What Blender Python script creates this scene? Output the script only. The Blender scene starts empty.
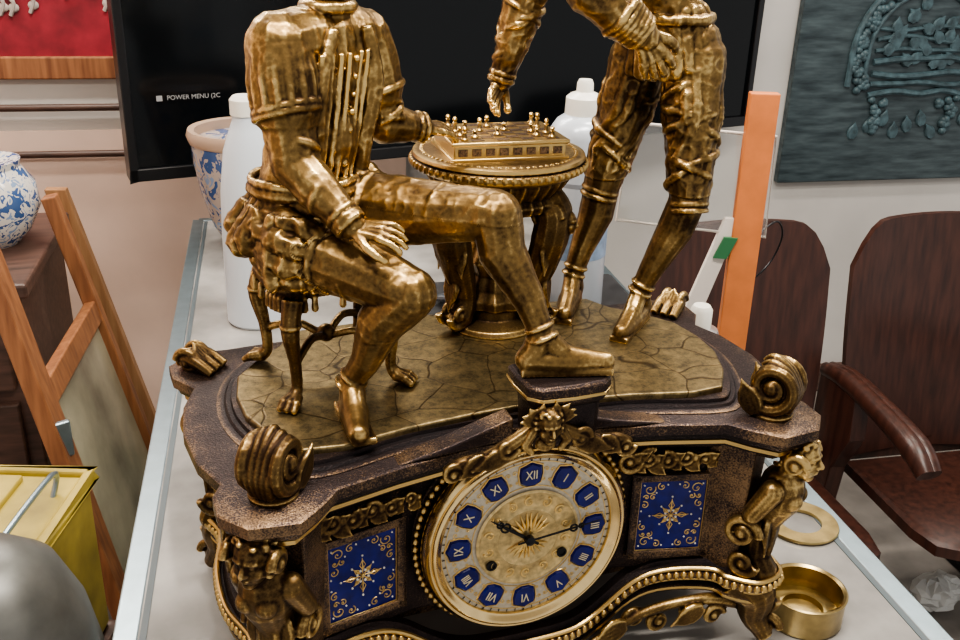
import bpy, bmesh, math, random
from mathutils import Vector, Matrix, noise
V=Vector
random.seed(4)
PI=math.pi
# ------------------------------------------------------------------ camera
YAW=math.radians(20.5); PITCH=math.radians(23.2); ROLL=math.radians(1.8); F=983
C=V((-.319,-.834,.68))
fw=V((math.sin(YAW)*math.cos(PITCH),math.cos(YAW)*math.cos(PITCH),-math.sin(PITCH)))
rt=V((math.cos(YAW),-math.sin(YAW),0)); up=rt.cross(fw)
r2=rt*math.cos(ROLL)+up*math.sin(ROLL); u2=up*math.cos(ROLL)-rt*math.sin(ROLL)
M=Matrix((r2,u2,-fw)).transposed().to_4x4(); M.translation=C
cam=bpy.data.objects.new('camera',bpy.data.cameras.new('camera')); bpy.context.collection.objects.link(cam)
cam.matrix_world=M; cam.data.lens=F*36/960; cam.data.clip_start=.02; bpy.context.scene.camera=cam

# ------------------------------------------------------------------ materials
def newmat(name):
    m=bpy.data.materials.new(name); m.use_nodes=True
    nt=m.node_tree; return m,nt,nt.nodes['Principled BSDF']
def setc(b,k,v): b.inputs[k].default_value=v
def plain(name,col,rough=.5,metal=0,noise_s=0,var=.12,bump=0,trans=0,coat=0,spec=None):
    m,nt,b=newmat(name); c=(*col,1)
    setc(b,'Roughness',rough); setc(b,'Metallic',metal); setc(b,'Base Color',c)
    if spec is not None: setc(b,'Specular IOR Level',spec)
    if trans: setc(b,'Transmission Weight',trans)
    if coat: setc(b,'Coat Weight',coat)
    if noise_s:
        tc=nt.nodes.new('ShaderNodeTexCoord'); n=nt.nodes.new('ShaderNodeTexNoise'); n.inputs['Scale'].default_value=noise_s; n.inputs['Detail'].default_value=6
        nt.links.new(tc.outputs['Object'],n.inputs['Vector'])
        r=nt.nodes.new('ShaderNodeValToRGB'); r.color_ramp.elements[0].position=.3; r.color_ramp.elements[1].position=.7
        r.color_ramp.elements[0].color=(*[x*(1-var) for x in col],1); r.color_ramp.elements[1].color=(*[min(1,x*(1+var)) for x in col],1)
        nt.links.new(n.outputs['Fac'],r.inputs[0]); nt.links.new(r.outputs[0],b.inputs['Base Color'])
        if bump:
            bp=nt.nodes.new('ShaderNodeBump'); bp.inputs['Strength'].default_value=bump; bp.inputs['Distance'].default_value=.001
            nt.links.new(n.outputs['Fac'],bp.inputs['Height']); nt.links.new(bp.outputs[0],b.inputs['Normal'])
    return m
def bronze(name,dark,mid,light,rough=.3,pt=True,scale=14,bump=.12,lo=.42,hi=.66,metal=.97,fine=.2,ptw=.3,fs=480):
    m,nt,b=newmat(name); N=nt.nodes; L=nt.links
    tc=N.new('ShaderNodeTexCoord'); n=N.new('ShaderNodeTexNoise'); n.inputs['Scale'].default_value=scale; n.inputs['Detail'].default_value=8; n.inputs['Roughness'].default_value=.62
    L.new(tc.outputs['Object'],n.inputs['Vector'])
    n2=N.new('ShaderNodeTexNoise'); n2.inputs['Scale'].default_value=fs; n2.inputs['Detail'].default_value=3; L.new(tc.outputs['Object'],n2.inputs['Vector'])
    mx=N.new('ShaderNodeMath'); mx.operation='MULTIPLY_ADD'; mx.inputs[1].default_value=fine; L.new(n2.outputs['Fac'],mx.inputs[0])
    s=N.new('ShaderNodeMath'); s.operation='MULTIPLY'; s.inputs[1].default_value=1-fine; L.new(n.outputs['Fac'],s.inputs[0]); L.new(s.outputs[0],mx.inputs[2])
    fac=mx.outputs[0]
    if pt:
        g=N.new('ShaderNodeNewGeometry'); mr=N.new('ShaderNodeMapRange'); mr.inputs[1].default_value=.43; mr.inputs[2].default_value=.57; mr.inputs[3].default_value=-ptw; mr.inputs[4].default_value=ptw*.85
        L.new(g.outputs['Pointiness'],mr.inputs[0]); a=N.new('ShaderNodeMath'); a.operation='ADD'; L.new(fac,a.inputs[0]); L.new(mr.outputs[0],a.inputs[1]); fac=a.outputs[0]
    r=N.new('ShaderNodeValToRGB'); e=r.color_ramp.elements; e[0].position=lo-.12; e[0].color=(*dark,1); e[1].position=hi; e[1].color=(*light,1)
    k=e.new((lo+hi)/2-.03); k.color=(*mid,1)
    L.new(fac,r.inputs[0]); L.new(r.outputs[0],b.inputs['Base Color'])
    setc(b,'Metallic',metal)
    rr=N.new('ShaderNodeMapRange'); rr.inputs[1].default_value=.3; rr.inputs[2].default_value=.7; rr.inputs[3].default_value=rough+.22; rr.inputs[4].default_value=rough-.06
    L.new(fac,rr.inputs[0]); L.new(rr.outputs[0],b.inputs['Roughness'])
    bp=N.new('ShaderNodeBump'); bp.inputs['Strength'].default_value=bump; bp.inputs['Distance'].default_value=.0008
    L.new(n2.outputs['Fac'],bp.inputs['Height']); L.new(bp.outputs[0],b.inputs['Normal'])
    return m
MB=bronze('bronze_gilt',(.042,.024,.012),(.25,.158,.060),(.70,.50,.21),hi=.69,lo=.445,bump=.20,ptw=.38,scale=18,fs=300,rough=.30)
MBo=bronze('bronze_ornament',(.030,.017,.010),(.165,.102,.040),(.58,.41,.17),rough=.35,hi=.70,lo=.46,ptw=.40)
MD=bronze('patina_dark',(.009,.006,.007),(.028,.017,.016),(.24,.15,.08),rough=.42,lo=.50,hi=.83,scale=34,bump=.9,metal=.65,fine=.55,ptw=.25,fs=620)
MG=plain('polished_gold',(.80,.60,.30),.17,1,60,.08)
MGd=plain('gold_matte',(.72,.52,.22),.32,1,200,.2,.3)
MCream=plain('dial_silver',(.50,.45,.36),.38,.25,260,.15,.3)
MGuil=plain('dial_center_gilt',(.56,.42,.20),.34,.6,160,.35,.6)
MBlue=plain('blue_enamel',(.004,.008,.13),.2,0,80,.35,0,spec=.3)
MWh=plain('enamel_white',(.80,.78,.70),.3)
MNum=plain('numeral_gold',(.75,.66,.45),.35,.3)
MBlk=plain('black_steel',(.012,.012,.014),.3,.6)
def platemat():
    m,nt,b=newmat('engraved_plate'); N=nt.nodes; L=nt.links
    tc=N.new('ShaderNodeTexCoord'); v=N.new('ShaderNodeTexVoronoi'); v.feature='DISTANCE_TO_EDGE'; v.inputs['Scale'].default_value=19
    n0=N.new('ShaderNodeTexNoise'); n0.inputs['Scale'].default_value=9; L.new(tc.outputs['Object'],n0.inputs['Vector'])
    mx=N.new('ShaderNodeMixRGB'); mx.inputs[0].default_value=.06; L.new(tc.outputs['Object'],mx.inputs[1]); L.new(n0.outputs['Color'],mx.inputs[2]); L.new(mx.outputs[0],v.inputs['Vector'])
    n=N.new('ShaderNodeTexNoise'); n.inputs['Scale'].default_value=60; n.inputs['Detail'].default_value=12; n.inputs['Roughness'].default_value=.85; L.new(tc.outputs['Object'],n.inputs['Vector'])
    r=N.new('ShaderNodeValToRGB'); r.color_ramp.elements[0].position=.006; r.color_ramp.elements[0].color=(.35,.3,.25,1); r.color_ramp.elements[1].position=.020; r.color_ramp.elements[1].color=(1,1,1,1)
    L.new(v.outputs['Distance'],r.inputs[0])
    c=N.new('ShaderNodeValToRGB'); c.color_ramp.elements[0].position=.38; c.color_ramp.elements[0].color=(.045,.034,.018,1); c.color_ramp.elements[1].position=.66; c.color_ramp.elements[1].color=(.30,.22,.10,1)
    L.new(n.outputs['Fac'],c.inputs[0])
    mi=N.new('ShaderNodeMixRGB'); mi.blend_type='MULTIPLY'; mi.inputs[0].default_value=1; L.new(c.outputs[0],mi.inputs[1]); L.new(r.outputs[0],mi.inputs[2]); L.new(mi.outputs[0],b.inputs['Base Color'])
    setc(b,'Metallic',.85); setc(b,'Roughness',.40)
    bp=N.new('ShaderNodeBump'); bp.inputs['Strength'].default_value=.4; bp.inputs['Distance'].default_value=.0006; L.new(r.outputs[0],bp.inputs['Height']); L.new(bp.outputs[0],b.inputs['Normal'])
    return m
MPl=platemat()
def wood(name,c1,c2,scale=6,rough=.45,axis=2,stretch=12):
    m,nt,b=newmat(name); N=nt.nodes; L=nt.links
    tc=N.new('ShaderNodeTexCoord'); mp=N.new('ShaderNodeMapping'); sc=[stretch]*3; sc[axis]=1; mp.inputs['Scale'].default_value=sc
    n=N.new('ShaderNodeTexNoise'); n.inputs['Scale'].default_value=scale; n.inputs['Detail'].default_value=7
    L.new(tc.outputs['Object'],mp.inputs[0]); L.new(mp.outputs[0],n.inputs['Vector'])
    r=N.new('ShaderNodeValToRGB'); r.color_ramp.elements[0].position=.3; r.color_ramp.elements[0].color=(*c1,1); r.color_ramp.elements[1].position=.7; r.color_ramp.elements[1].color=(*c2,1)
    L.new(n.outputs['Fac'],r.inputs[0]); L.new(r.outputs[0],b.inputs['Base Color']); setc(b,'Roughness',rough)
    return m
MWood=wood('wood_brown',(.17,.065,.028),(.34,.15,.065))
MWoodL=wood('wood_light',(.30,.15,.07),(.46,.26,.13))
MChair=wood('chair_wood',(.028,.011,.008),(.066,.024,.016),rough=.34)
MDarkW=wood('cabinet_wood',(.045,.026,.02),(.11,.06,.045),axis=0)
MOr=plain('orange_wood',(.58,.18,.05),.45,0,20,.15)

# ------------------------------------------------------------------ geometry helpers: each returns (verts, faces)
def join(gs):
    vs=[];fs=[]
    for v,f in gs:
        o=len(vs); vs+=v; fs+=[tuple(i+o for i in t) for t in f]
    return vs,fs
def frame(u,v,w,c):
    m=Matrix((V(u).normalized(),V(v).normalized(),V(w).normalized())).transposed().to_4x4(); m.translation=V(c); return m
def box(c,s,rz=0,R=None):
    vs=[V(((i&1)-.5,((i>>1)&1)-.5,((i>>2)&1)-.5)) for i in range(8)]
    vs=[V((v.x*s[0],v.y*s[1],v.z*s[2])) for v in vs]
    m=R if R is not None else Matrix.Rotation(rz,3,'Z')
    vs=[m@v+V(c) for v in vs]
    return vs,[(0,2,3,1),(4,5,7,6),(0,1,5,4),(2,6,7,3),(0,4,6,2),(1,3,7,5)]
def ell(c,r,R=None,n=14,m=9):
    if not hasattr(r,'__len__'): r=(r,r,r)
    vs=[V((0,0,1))];fs=[]
    for j in range(1,m):
        t=PI*j/m
        for i in range(n):
            a=2*PI*i/n; vs.append(V((math.sin(t)*math.cos(a),math.sin(t)*math.sin(a),math.cos(t))))
    vs.append(V((0,0,-1)))
    for i in range(n): fs.append((0,1+i,1+(i+1)%n))
    for j in range(m-2):
        for i in range(n):
            a=1+j*n+i;b=1+j*n+(i+1)%n; fs.append((a,a+n,b+n,b))
    L=len(vs)-1; o=1+(m-2)*n
    for i in range(n): fs.append((L,o+(i+1)%n,o+i))
    vs=[V((v.x*r[0],v.y*r[1],v.z*r[2])) for v in vs]
    if R is not None: vs=[R@v for v in vs]
    c=V(c); return [v+c for v in vs],fs
def tube(pts,rad,n=10,sx=1.0,closed=False,ref=None):
    pts=[V(p) for p in pts]; k=len(pts)
    if not hasattr(rad,'__len__'): rad=[rad]*k
    vs=[];fs=[]
    t0=(pts[1]-pts[0]).normalized()
    nrm=V(ref) if ref is not None else (V((0,0,1)) if abs(t0.z)<.9 else V((1,0,0)))
    for i in range(k):
        if closed: t=(pts[(i+1)%k]-pts[i-1])
        else: t=(pts[min(i+1,k-1)]-pts[max(i-1,0)])
        t.normalize()
        nrm=(nrm-t*nrm.dot(t))
        if nrm.length<1e-6: nrm=t.orthogonal()
        nrm.normalize(); b=t.cross(nrm)
        for j in range(n):
            a=2*PI*j/n; vs.append(pts[i]+(nrm*math.cos(a)+b*math.sin(a)*sx)*rad[i])
    for i in range(k if closed else k-1):
        for j in range(n):
            a=i*n+j;b=i*n+(j+1)%n;c=((i+1)%k)*n+(j+1)%n;d=((i+1)%k)*n+j
            fs.append((a,b,c,d))
    if not closed:
        fs.append(tuple(reversed(range(n)))); fs.append(tuple((k-1)*n+j for j in range(n)))
    return vs,fs
def cap(p0,r0,p1,r1,n=12):
    return join([tube([p0,p1],[r0,r1],n),ell(p0,r0,n=n,m=8),ell(p1,r1,n=n,m=8)])
def chain(pts,rad,n=12):
    g=[]
    for i in range(len(pts)-1): g.append(cap(pts[i],rad[i],pts[i+1],rad[i+1],n))
    return join(g)
def cat(pts,k=6,closed=False):
    P=[V(p) for p in pts]; n=len(P); out=[]
    rng=range(n if closed else n-1)
    for i in rng:
        if closed: a,b,c,d=P[i-1],P[i],P[(i+1)%n],P[(i+2)%n]
        else: a,b,c,d=P[max(i-1,0)],P[i],P[i+1],P[min(i+2,n-1)]
        for j in range(k):
            t=j/k; out.append(.5*((2*b)+(c-a)*t+(2*a-5*b+4*c-d)*t*t+(3*b-a-3*c+d)*t**3))
    if not closed: out.append(P[-1])
    return out
def lerpl(a,n):
    out=[]
    for i in range(n):
        t=i/(n-1)*(len(a)-1); j=min(int(t),len(a)-2); out.append(a[j]+(a[j+1]-a[j])*(t-j))
    return out
def lathe(prof,n=48,Mx=None,rib=0,ramp=0,closed=False):
    vs=[];fs=[]
    for r,z in prof:
        for i in range(n):
            a=2*PI*i/n; q=r*(1+ramp*math.cos(rib*a)) if rib else r
            vs.append(V((q*math.cos(a),q*math.sin(a),z)))
    k=len(prof)
    for j in range(k if closed else k-1):
        for i in range(n):
            j2=(j+1)%k; fs.append((j*n+i,j*n+(i+1)%n,j2*n+(i+1)%n,j2*n+i))
    if not closed:
        if prof[0][0]>1e-6: fs.append(tuple(reversed(range(n))))
        if prof[-1][0]>1e-6: fs.append(tuple((k-1)*n+i for i in range(n)))
    if Mx is not None: vs=[Mx@v for v in vs]
    return vs,fs
def sweep(outline,prof):
    n=len(outline); P=[V((p[0],p[1])) for p in outline]; nr=[]
    for i in range(n):
        a=(P[i]-P[i-1]); b=(P[(i+1)%n]-P[i])
        na=V((a.y,-a.x)).normalized() if a.length>1e-9 else V((0,0)); nb=V((b.y,-b.x)).normalized() if b.length>1e-9 else V((0,0))
        m=(na+nb); m.normalize(); nr.append(m/max(.6,m.dot(na)))
    vs=[];fs=[]
    for o,z in prof:
        for i in range(n): q=P[i]+nr[i]*o; vs.append(V((q.x,q.y,z)))
    k=len(prof)
    for j in range(k-1):
        for i in range(n): fs.append((j*n+i,j*n+(i+1)%n,(j+1)*n+(i+1)%n,(j+1)*n+i))
    fs.append(tuple(reversed(range(n)))); fs.append(tuple((k-1)*n+i for i in range(n)))
    return vs,fs
def volute(c,U,W,R,turns=1.6,r0=.004,a0=0,n=8,k=36,sgn=1,r1=None):
    U=V(U).normalized();W=V(W).normalized();c=V(c);pts=[];rd=[]
    for i in range(k):
        t=i/(k-1); a=a0+sgn*turns*2*PI*t; q=R*(1-.85*t)
        pts.append(c+U*math.cos(a)*q+W*math.sin(a)*q); rd.append(r0*(1-.45*t))
    return join([tube(pts,rd,n,ref=U.cross(W)),ell(c,r0*1.25,n=10,m=6)])
def leaf(c,d,nrm,L,w,th=.003,curl=.3):
    d=V(d).normalized(); nrm=V(nrm); nrm=(nrm-d*nrm.dot(d)).normalized(); s=d.cross(nrm); c=V(c); g=[]
    for k,(off,ww) in enumerate([(-1,.5),(-.5,.75),(0,1),(.5,.75),(1,.5)]):
        LL=L*(1-.18*abs(off))
        pts=[c+d*LL*t+s*off*w*math.sin(PI*min(1,t*.8+.12))*.9+nrm*(curl*L*t*t+.002) for t in [0,.25,.5,.75,1]]
        g.append(tube(pts,[th*.9,th*1.2,th*1.2,th*.9,th*.35],6))
    return join(g)
def mk(name,g,mat,parent=None,smooth=True,bevel=0,loc=None,auto=True):
    me=bpy.data.meshes.new(name); me.from_pydata([tuple(v) for v in g[0]],[],g[1]); me.validate()
    bm=bmesh.new(); bm.from_mesh(me); bmesh.ops.remove_doubles(bm,verts=bm.verts,dist=1e-6); bmesh.ops.recalc_face_normals(bm,faces=bm.faces); bm.to_mesh(me); bm.free(); me.update()
    ob=bpy.data.objects.new(name,me); bpy.context.collection.objects.link(ob); me.materials.append(mat)
    if smooth:
        for p in me.polygons: p.use_smooth=True
        try: me.set_sharp_from_angle(angle=math.radians(38))
        except Exception: pass
    if bevel:
        b=ob.modifiers.new('bev','BEVEL'); b.width=bevel; b.segments=2; b.limit_method='ANGLE'; b.angle_limit=math.radians(35)
    if parent: ob.parent=parent
    return ob
def emp(name,loc=(0,0,0)):
    e=bpy.data.objects.new(name,None); e.empty_display_size=.05; bpy.context.collection.objects.link(e); return e
def remesh(name,g,mat,parent,vox=.0014,disp=None,sm=4):
    me=bpy.data.meshes.new(name+'_r'); me.from_pydata([tuple(v) for v in g[0]],[],g[1]); me.update()
    ob=bpy.data.objects.new(name,me); bpy.context.collection.objects.link(ob)
    r=ob.modifiers.new('r','REMESH'); r.mode='VOXEL'; r.voxel_size=vox
    s=ob.modifiers.new('s','SMOOTH'); s.factor=.5; s.iterations=sm
    dg=bpy.context.evaluated_depsgraph_get(); ev=ob.evaluated_get(dg); m2=bpy.data.meshes.new_from_object(ev)
    ob.modifiers.clear(); ob.data=m2; m2.name=name; m2.materials.clear(); m2.materials.append(mat)
    if disp:
        nr=[v.normal.copy() for v in m2.vertices]
        for v,n_ in zip(m2.vertices,nr):
            d=disp(v.co,n_)
            if d: v.co=v.co+n_*d
    for p in m2.polygons: p.use_smooth=True
    m2.update(); ob.parent=parent; return ob
def text(body,size,Mx,mat,parent,name='lettering',ext=.0004,align='CENTER'):
    cu=bpy.data.curves.new(name,'FONT'); cu.body=body; cu.size=size; cu.extrude=ext; cu.align_x=align; cu.align_y='CENTER'
    ob=bpy.data.objects.new(name,cu); bpy.context.collection.objects.link(ob); dg=bpy.context.evaluated_depsgraph_get()
    me=bpy.data.meshes.new_from_object(ob.evaluated_get(dg)); bpy.data.objects.remove(ob)
    o2=bpy.data.objects.new(name,me); bpy.context.collection.objects.link(o2); me.transform(Mx); me.materials.clear(); me.materials.append(mat); o2.parent=parent; return o2
def head(c,f,u,h,hair=True,beard=False):
    f=V(f).normalized(); u=V(u); u=(u-f*u.dot(f)).normalized(); s=u.cross(f); c=V(c)
    R=Matrix((s,f,u)).transposed()
    P=lambda x,y,z: c+s*x*h+f*y*h+u*z*h
    g=[ell(P(0,-.05,.12),(.34*h,.40*h,.37*h),R),ell(P(0,.06,-.12),(.27*h,.30*h,.34*h),R),ell(P(0,.17,-.38),(.13*h,.13*h,.11*h),R),
       cap(P(0,.33,.06),.035*h,P(0,.42,-.10),.055*h,8),ell(P(.045,.37,-.12),.035*h,n=8,m=6),ell(P(-.045,.37,-.12),.035*h,n=8,m=6),
       cap(P(-.2,.27,.10),.04*h,P(-.05,.34,.11),.045*h,8),cap(P(.05,.34,.11),.045*h,P(.2,.27,.10),.04*h,8),
       ell(P(-.12,.285,.03),(.06*h,.04*h,.035*h),R,10,6),ell(P(.12,.285,.03),(.06*h,.04*h,.035*h),R,10,6),
       ell(P(0,.335,-.22),(.10*h,.045*h,.022*h),R,10,6),ell(P(0,.325,-.265),(.085*h,.045*h,.026*h),R,10,6),
       ell(P(.33,-.03,0),(.04*h,.08*h,.11*h),R,8,6),ell(P(-.33,-.03,0),(.04*h,.08*h,.11*h),R,8,6),
       ell(P(.17,.18,-.14),.11*h),ell(P(-.17,.18,-.14),.11*h)]
    if hair:
        rnd=random.Random(7)
        for i in range(90):
            a=rnd.uniform(0,2*PI); z=rnd.uniform(-.25,.52)
            rr=math.sqrt(max(0,1-(z/.56)**2)) if z>0 else 1
            x=.37*rr*math.cos(a); y=-.06+.42*rr*math.sin(a)
            if y>.12 and z<.28: continue
            g.append(ell(P(x,y,z),(.075*h,.075*h,.05*h),None,7,5))
    if beard:
        rnd=random.Random(9)
        for i in range(26): g.append(ell(P(rnd.uniform(-.2,.2),.2+rnd.uniform(-.05,.1),rnd.uniform(-.5,-.28)),.055*h,None,7,5))
    return join(g)
def hand(w,d,nrm,size,curl=.5,side=1,spread=.12):
    d=V(d).normalized(); nrm=V(nrm); nrm=(nrm-d*nrm.dot(d)).normalized(); s=d.cross(nrm)*side; w=V(w); g=[]
    L=size
    P=lambda a,b,c: w+d*a*L+s*b*L+nrm*c*L
    for b in (-.17,-.06,.06,.17):
        g.append(cap(P(0,b*.6,0),.085*L,P(.45,b,0.01),.068*L,8))
    lens=[.36,.46,.50,.44]
    for i,b in enumerate((-.21,-.07,.07,.21)):
        l=lens[i]; p=P(.45,b*.95,0.01); ang=curl*.4; dd=(d+s*b*spread*3).normalized(); pts=[p]
        for j,fr in enumerate((.45,.32,.23)):
            v=dd*math.cos(ang)-nrm*math.sin(ang); p=p+v*l*fr*L; pts.append(p); ang+=curl*.6
        g.append(chain(pts,[.062*L,.055*L,.050*L,.043*L],8))
    p0=P(.08,.14,-.03);p1=P(.28,.34,-.08);p2=P(.48,.44,-.13-.08*curl);p3=P(.62,.44,-.18-.12*curl)
    g.append(chain([p0,p1,p2,p3],[.09*L,.075*L,.062*L,.05*L],8))
    return join(g)
def ridge(p,s,st=(1,1,1)):
    q=V((p.x*s*st[0],p.y*s*st[1],p.z*s*st[2])); return 1-2*abs(noise.noise(q))
def around(p,d,r,rr,n=22,tilt=None,w=6):
    d=V(d).normalized(); o1=d.orthogonal().normalized(); o2=d.cross(o1)
    return tube([V(p)+(o1*math.cos(2*PI*i/n)+o2*math.sin(2*PI*i/n))*r+(d*tilt*math.sin(2*PI*i/n) if tilt else V((0,0,0))) for i in range(n)],rr,w,closed=True)
_wr=random.Random(77)
def wrinkle(p,d,r,rr,tilt):
    """a soft cloth crease: partial arc, fading at both ends, mostly buried in the limb"""
    d=V(d).normalized(); o1=d.orthogonal().normalized(); o2=d.cross(o1); a0=_wr.uniform(0,2*PI); sp=_wr.uniform(2.2,3.6); n=14; pts=[];rd=[]
    for i in range(n):
        t=i/(n-1); a=a0+sp*t
        pts.append(V(p)+(o1*math.cos(a)+o2*math.sin(a))*(r-.0012-.0016*abs(2*t-1)**2)+d*tilt*1.6*(t-.5)); rd.append(rr*(.35+.65*math.sin(PI*t)))
    return tube(pts,rd,7)

# ================================================================== MANTEL CLOCK
TZ=-.030   # top of display case
clock=emp('mantel_clock')
def sym(half):
    r=[(x,y) for x,y in half]; l=[(-x,y) for x,y in reversed(half) if abs(x)>1e-6]
    return r+l
core=sym([(0,-.105),(.105,-.105),(.118,-.108),(.205,-.128),(.214,-.132),(.222,-.112),(.245,-.085),(.262,-.03),(.262,.03),(.25,.07),(.235,.10),(.2,.125),(0,.13)])
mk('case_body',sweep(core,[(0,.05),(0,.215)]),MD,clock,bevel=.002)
corn=sym([(0,-.128),(.055,-.128),(.075,-.132),(.125,-.142),(.185,-.158),(.20,-.176),(.222,-.196),(.262,-.192),(.282,-.168),(.283,-.14),(.275,-.122),(.29,-.085),(.297,-.03),(.293,.02),(.28,.058),(.298,.085),(.30,.115),(.275,.14),(.24,.138),(.2,.142),(0,.148)])
mk('cornice',sweep(corn,[(-.022,.198),(-.016,.206),(-.014,.212),(-.006,.216),(-.004,.222),(0,.224),(0,.234),(-.003,.236)]),MD,clock)
mk('cornice_gold_fillet',sweep(corn,[(-.0145,.2060),(-.0105,.2080),(-.0105,.2118),(-.0145,.2138)]),MBo,clock)
stage=sym([(0,-.112),(.1,-.116),(.18,-.137),(.215,-.132),(.245,-.085),(.262,-.03),(.26,.03),(.24,.08),(.2,.118),(.12,.128),(0,.13)])
st2=[(p.x,p.y) for p in cat([V((x,y,0)) for x,y in stage],3,True)]
mk('stage_step',sweep(st2,[(0,.232),(.001,.237),(-.003,.2385),(-.006,.2385),(-.008,.241),(-.012,.241),(-.013,.2445)]),MD,clock)
pl=sym([(0,-.094),(.05,-.097),(.11,-.104),(.17,-.117),(.205,-.114),(.228,-.08),(.243,-.04),(.246,.0),(.24,.04),(.215,.075),(.19,.10),(.175,.132),(.10,.136),(0,.136)])
mk('engraved_plate',sweep(pl,[(0,.243),(0,.249),(-.0015,.2505)]),MPl,clock,bevel=.0008)
mk('back_panel',box((0,.132,.13),(.36,.006,.15)),MD,clock,bevel=.002)
base=sym([(0,-.136),(.05,-.134),(.09,-.127),(.14,-.128),(.195,-.148),(.205,-.165),(.232,-.185),(.265,-.175),(.27,-.14),(.262,-.11),(.278,-.06),(.28,.0),(.27,.06),(.28,.10),(.26,.13),(.2,.14),(0,.142)])
b2=[(p.x,p.y) for p in cat([V((x,y,0)) for x,y in base],6,True)]
def dipz(x): return -.054/(1+(abs(x)/.108)**6)
def dp(v): return V((v.x,v.y,v.z+(dipz(v.x) if v.y<-.06 else 0)))
g0=sweep(b2,[(-.02,.066),(-.012,.064),(-.008,.058),(-.001,.056),(0,.049),(-.006,.046),(-.009,.040),(-.004,.037),(-.006,.030),(-.02,.028)])
mk('base_moulding',([dp(v) for v in g0[0]],g0[1][:-2]),MD,clock)
eg=[];P=[V((x,y)) for x,y in b2];acc=0
for i in range(len(P)):
    a=P[i];b=P[(i+1)%len(P)];L=(b-a).length;d=(b-a).normalized()
    while acc<L:
        q=a+d*acc; nn=V((d.y,-d.x))
        if q.y<.12: eg.append(ell((q.x-nn.x*.001,q.y-nn.y*.001,.0525+(dipz(q.x) if q.y<-.06 else 0)),(.0034,.0034,.0048),None,8,6))
        acc+=.0076
    acc-=L
mk('egg_moulding',join(eg),MBo,clock)
def railz(off,z,r):
    pts=[]; n=len(P)
    for i in range(n):
        d=(P[(i+1)%n]-P[i-1]).normalized(); q=P[i]+V((d.y,-d.x))*off
        pts.append((q.x,q.y,z+(dipz(q.x) if q.y<-.06 else 0)))
    return tube(pts,r,8,closed=True)
mk('gold_fillets',join([railz(-.003,.0595,.0026),railz(-.005,.0455,.0022),railz(-.007,.0335,.0030)]),MBo,clock)
sk=[]
for sx in (-1,1):
    for (x,y) in ((sx*.243,-.162),(sx*.262,.115)):
        yy=-1 if y<0 else 1
        sk.append(tube(cat([(x-sx*.02,y-yy*.012,.05),(x,y,.032),(x+sx*.002,y+yy*.002,.006),(x+sx*.010,y+yy*.008,-.012),(x+sx*.014,y+yy*.012,TZ+.009)],5),lerpl([.024,.023,.016,.011,.0088],21),12))
        sk.append(volute((x+sx*.012,y+yy*.010,-.008),(sx*.8,yy*.6,0),(0,0,1),.016,1.4,.005))
        sk.append(volute((x+sx*.006,y+yy*.006,.026),(sx*.8,yy*.6,0),(0,0,1),.016,1.4,.005,sgn=-1))
    sk.append(tube(cat([(sx*.23,-.15,.014),(sx*.19,-.146,.022),(sx*.14,-.135,.012),(sx*.10,-.13,-.008),(sx*.07,-.135,-.016)],6),lerpl([.009,.006,.0055,.005,.004],25),8))
    for k,(x_,z_) in enumerate(((.205,.003),(.178,.012),(.15,-.004),(.125,.000),(.10,-.018))):
        sk.append(volute((sx*x_,-.152+.03*(.205-x_)/.1,z_),(1,0,0),(0,0,1),.012,1.5,.004,sgn=sx*(-1)**k,a0=k))
    sk.append(leaf((sx*.11,-.137,.004),(-sx,-.1,-.2),(0,-1,0),.04,.012,.003,.05))
    sk.append(leaf((sx*.19,-.152,.018),(-sx,.1,-.5),(0,-1,0),.04,.010,.003,.05))
remesh('feet_and_skirt',join(sk),MBo,clock,.0013,sm=1)
mk('under_frame',box((0,.02,.040),(.44,.20,.035)),MD,clock)
DZ=.127
DM=Matrix.Translation((0,0,DZ))@Matrix.Rotation(PI/2,4,'X')
mk('dial_drum',lathe([(0,.095),(.104,.095),(.108,.10),(.108,.106),(.103,.108),(.101,.111),(.101,.119),(0,.119)],96,DM),MD,clock)
ro=[]
for i in range(80):
    a=2*PI*i/80; ro.append(ell(DM@V((.1065*math.cos(a),.1065*math.sin(a),.1135)),.0038,None,8,6))
mk('drum_beading',join(ro),MBo,clock)
mk('bezel',lathe([(.086,.118),(.101,.118),(.1035,.121),(.1035,.126),(.101,.130),(.0985,.1325),(.0965,.132),(.0955,.134),(.093,.1355),(.0905,.1335),(.0885,.131),(.0865,.1295),(.0865,.122)],128,DM,closed=True),MG,clock)
mk('dial_face',lathe([(0,.120),(.089,.120),(.089,.1265),(0,.1265)],96,DM),MCream,clock)
mk('dial_center',lathe([(0,.1260),(.050,.1260),(.052,.1285),(.0495,.1295),(.047,.128),(.032,.128),(.0305,.1288),(.029,.128),(0,.128)],72,DM),MGuil,clock)
mk('chapter_rings',join([lathe([(.0855,.1262),(.0885,.1262),(.088,.1285),(.086,.1285)],96,DM,closed=True),lathe([(.0815,.1262),(.0822,.1262),(.0822,.1271),(.0815,.1271)],96,DM,closed=True),lathe([(.0555,.1262),(.0562,.1262),(.0562,.1272),(.0555,.1272)],96,DM,closed=True)]),MGd,clock)
mt=[]
for i in range(60):
    a=2*PI*i/60; R=Matrix.Rotation(a,3,'Y')
    mt.append(box(V((0,-.1271,DZ))+R@V((0,0,.0838)),(.0006 if i%5 else .0014,.0006,.0028),R=R))
mk('minute_marks',join(mt),MBlk,clock,smooth=False)
NUM=['XII','I','II','III','IIII','V','VI','VII','VIII','IX','X','XI']
ca=[];cg=[];cs=[]
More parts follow.
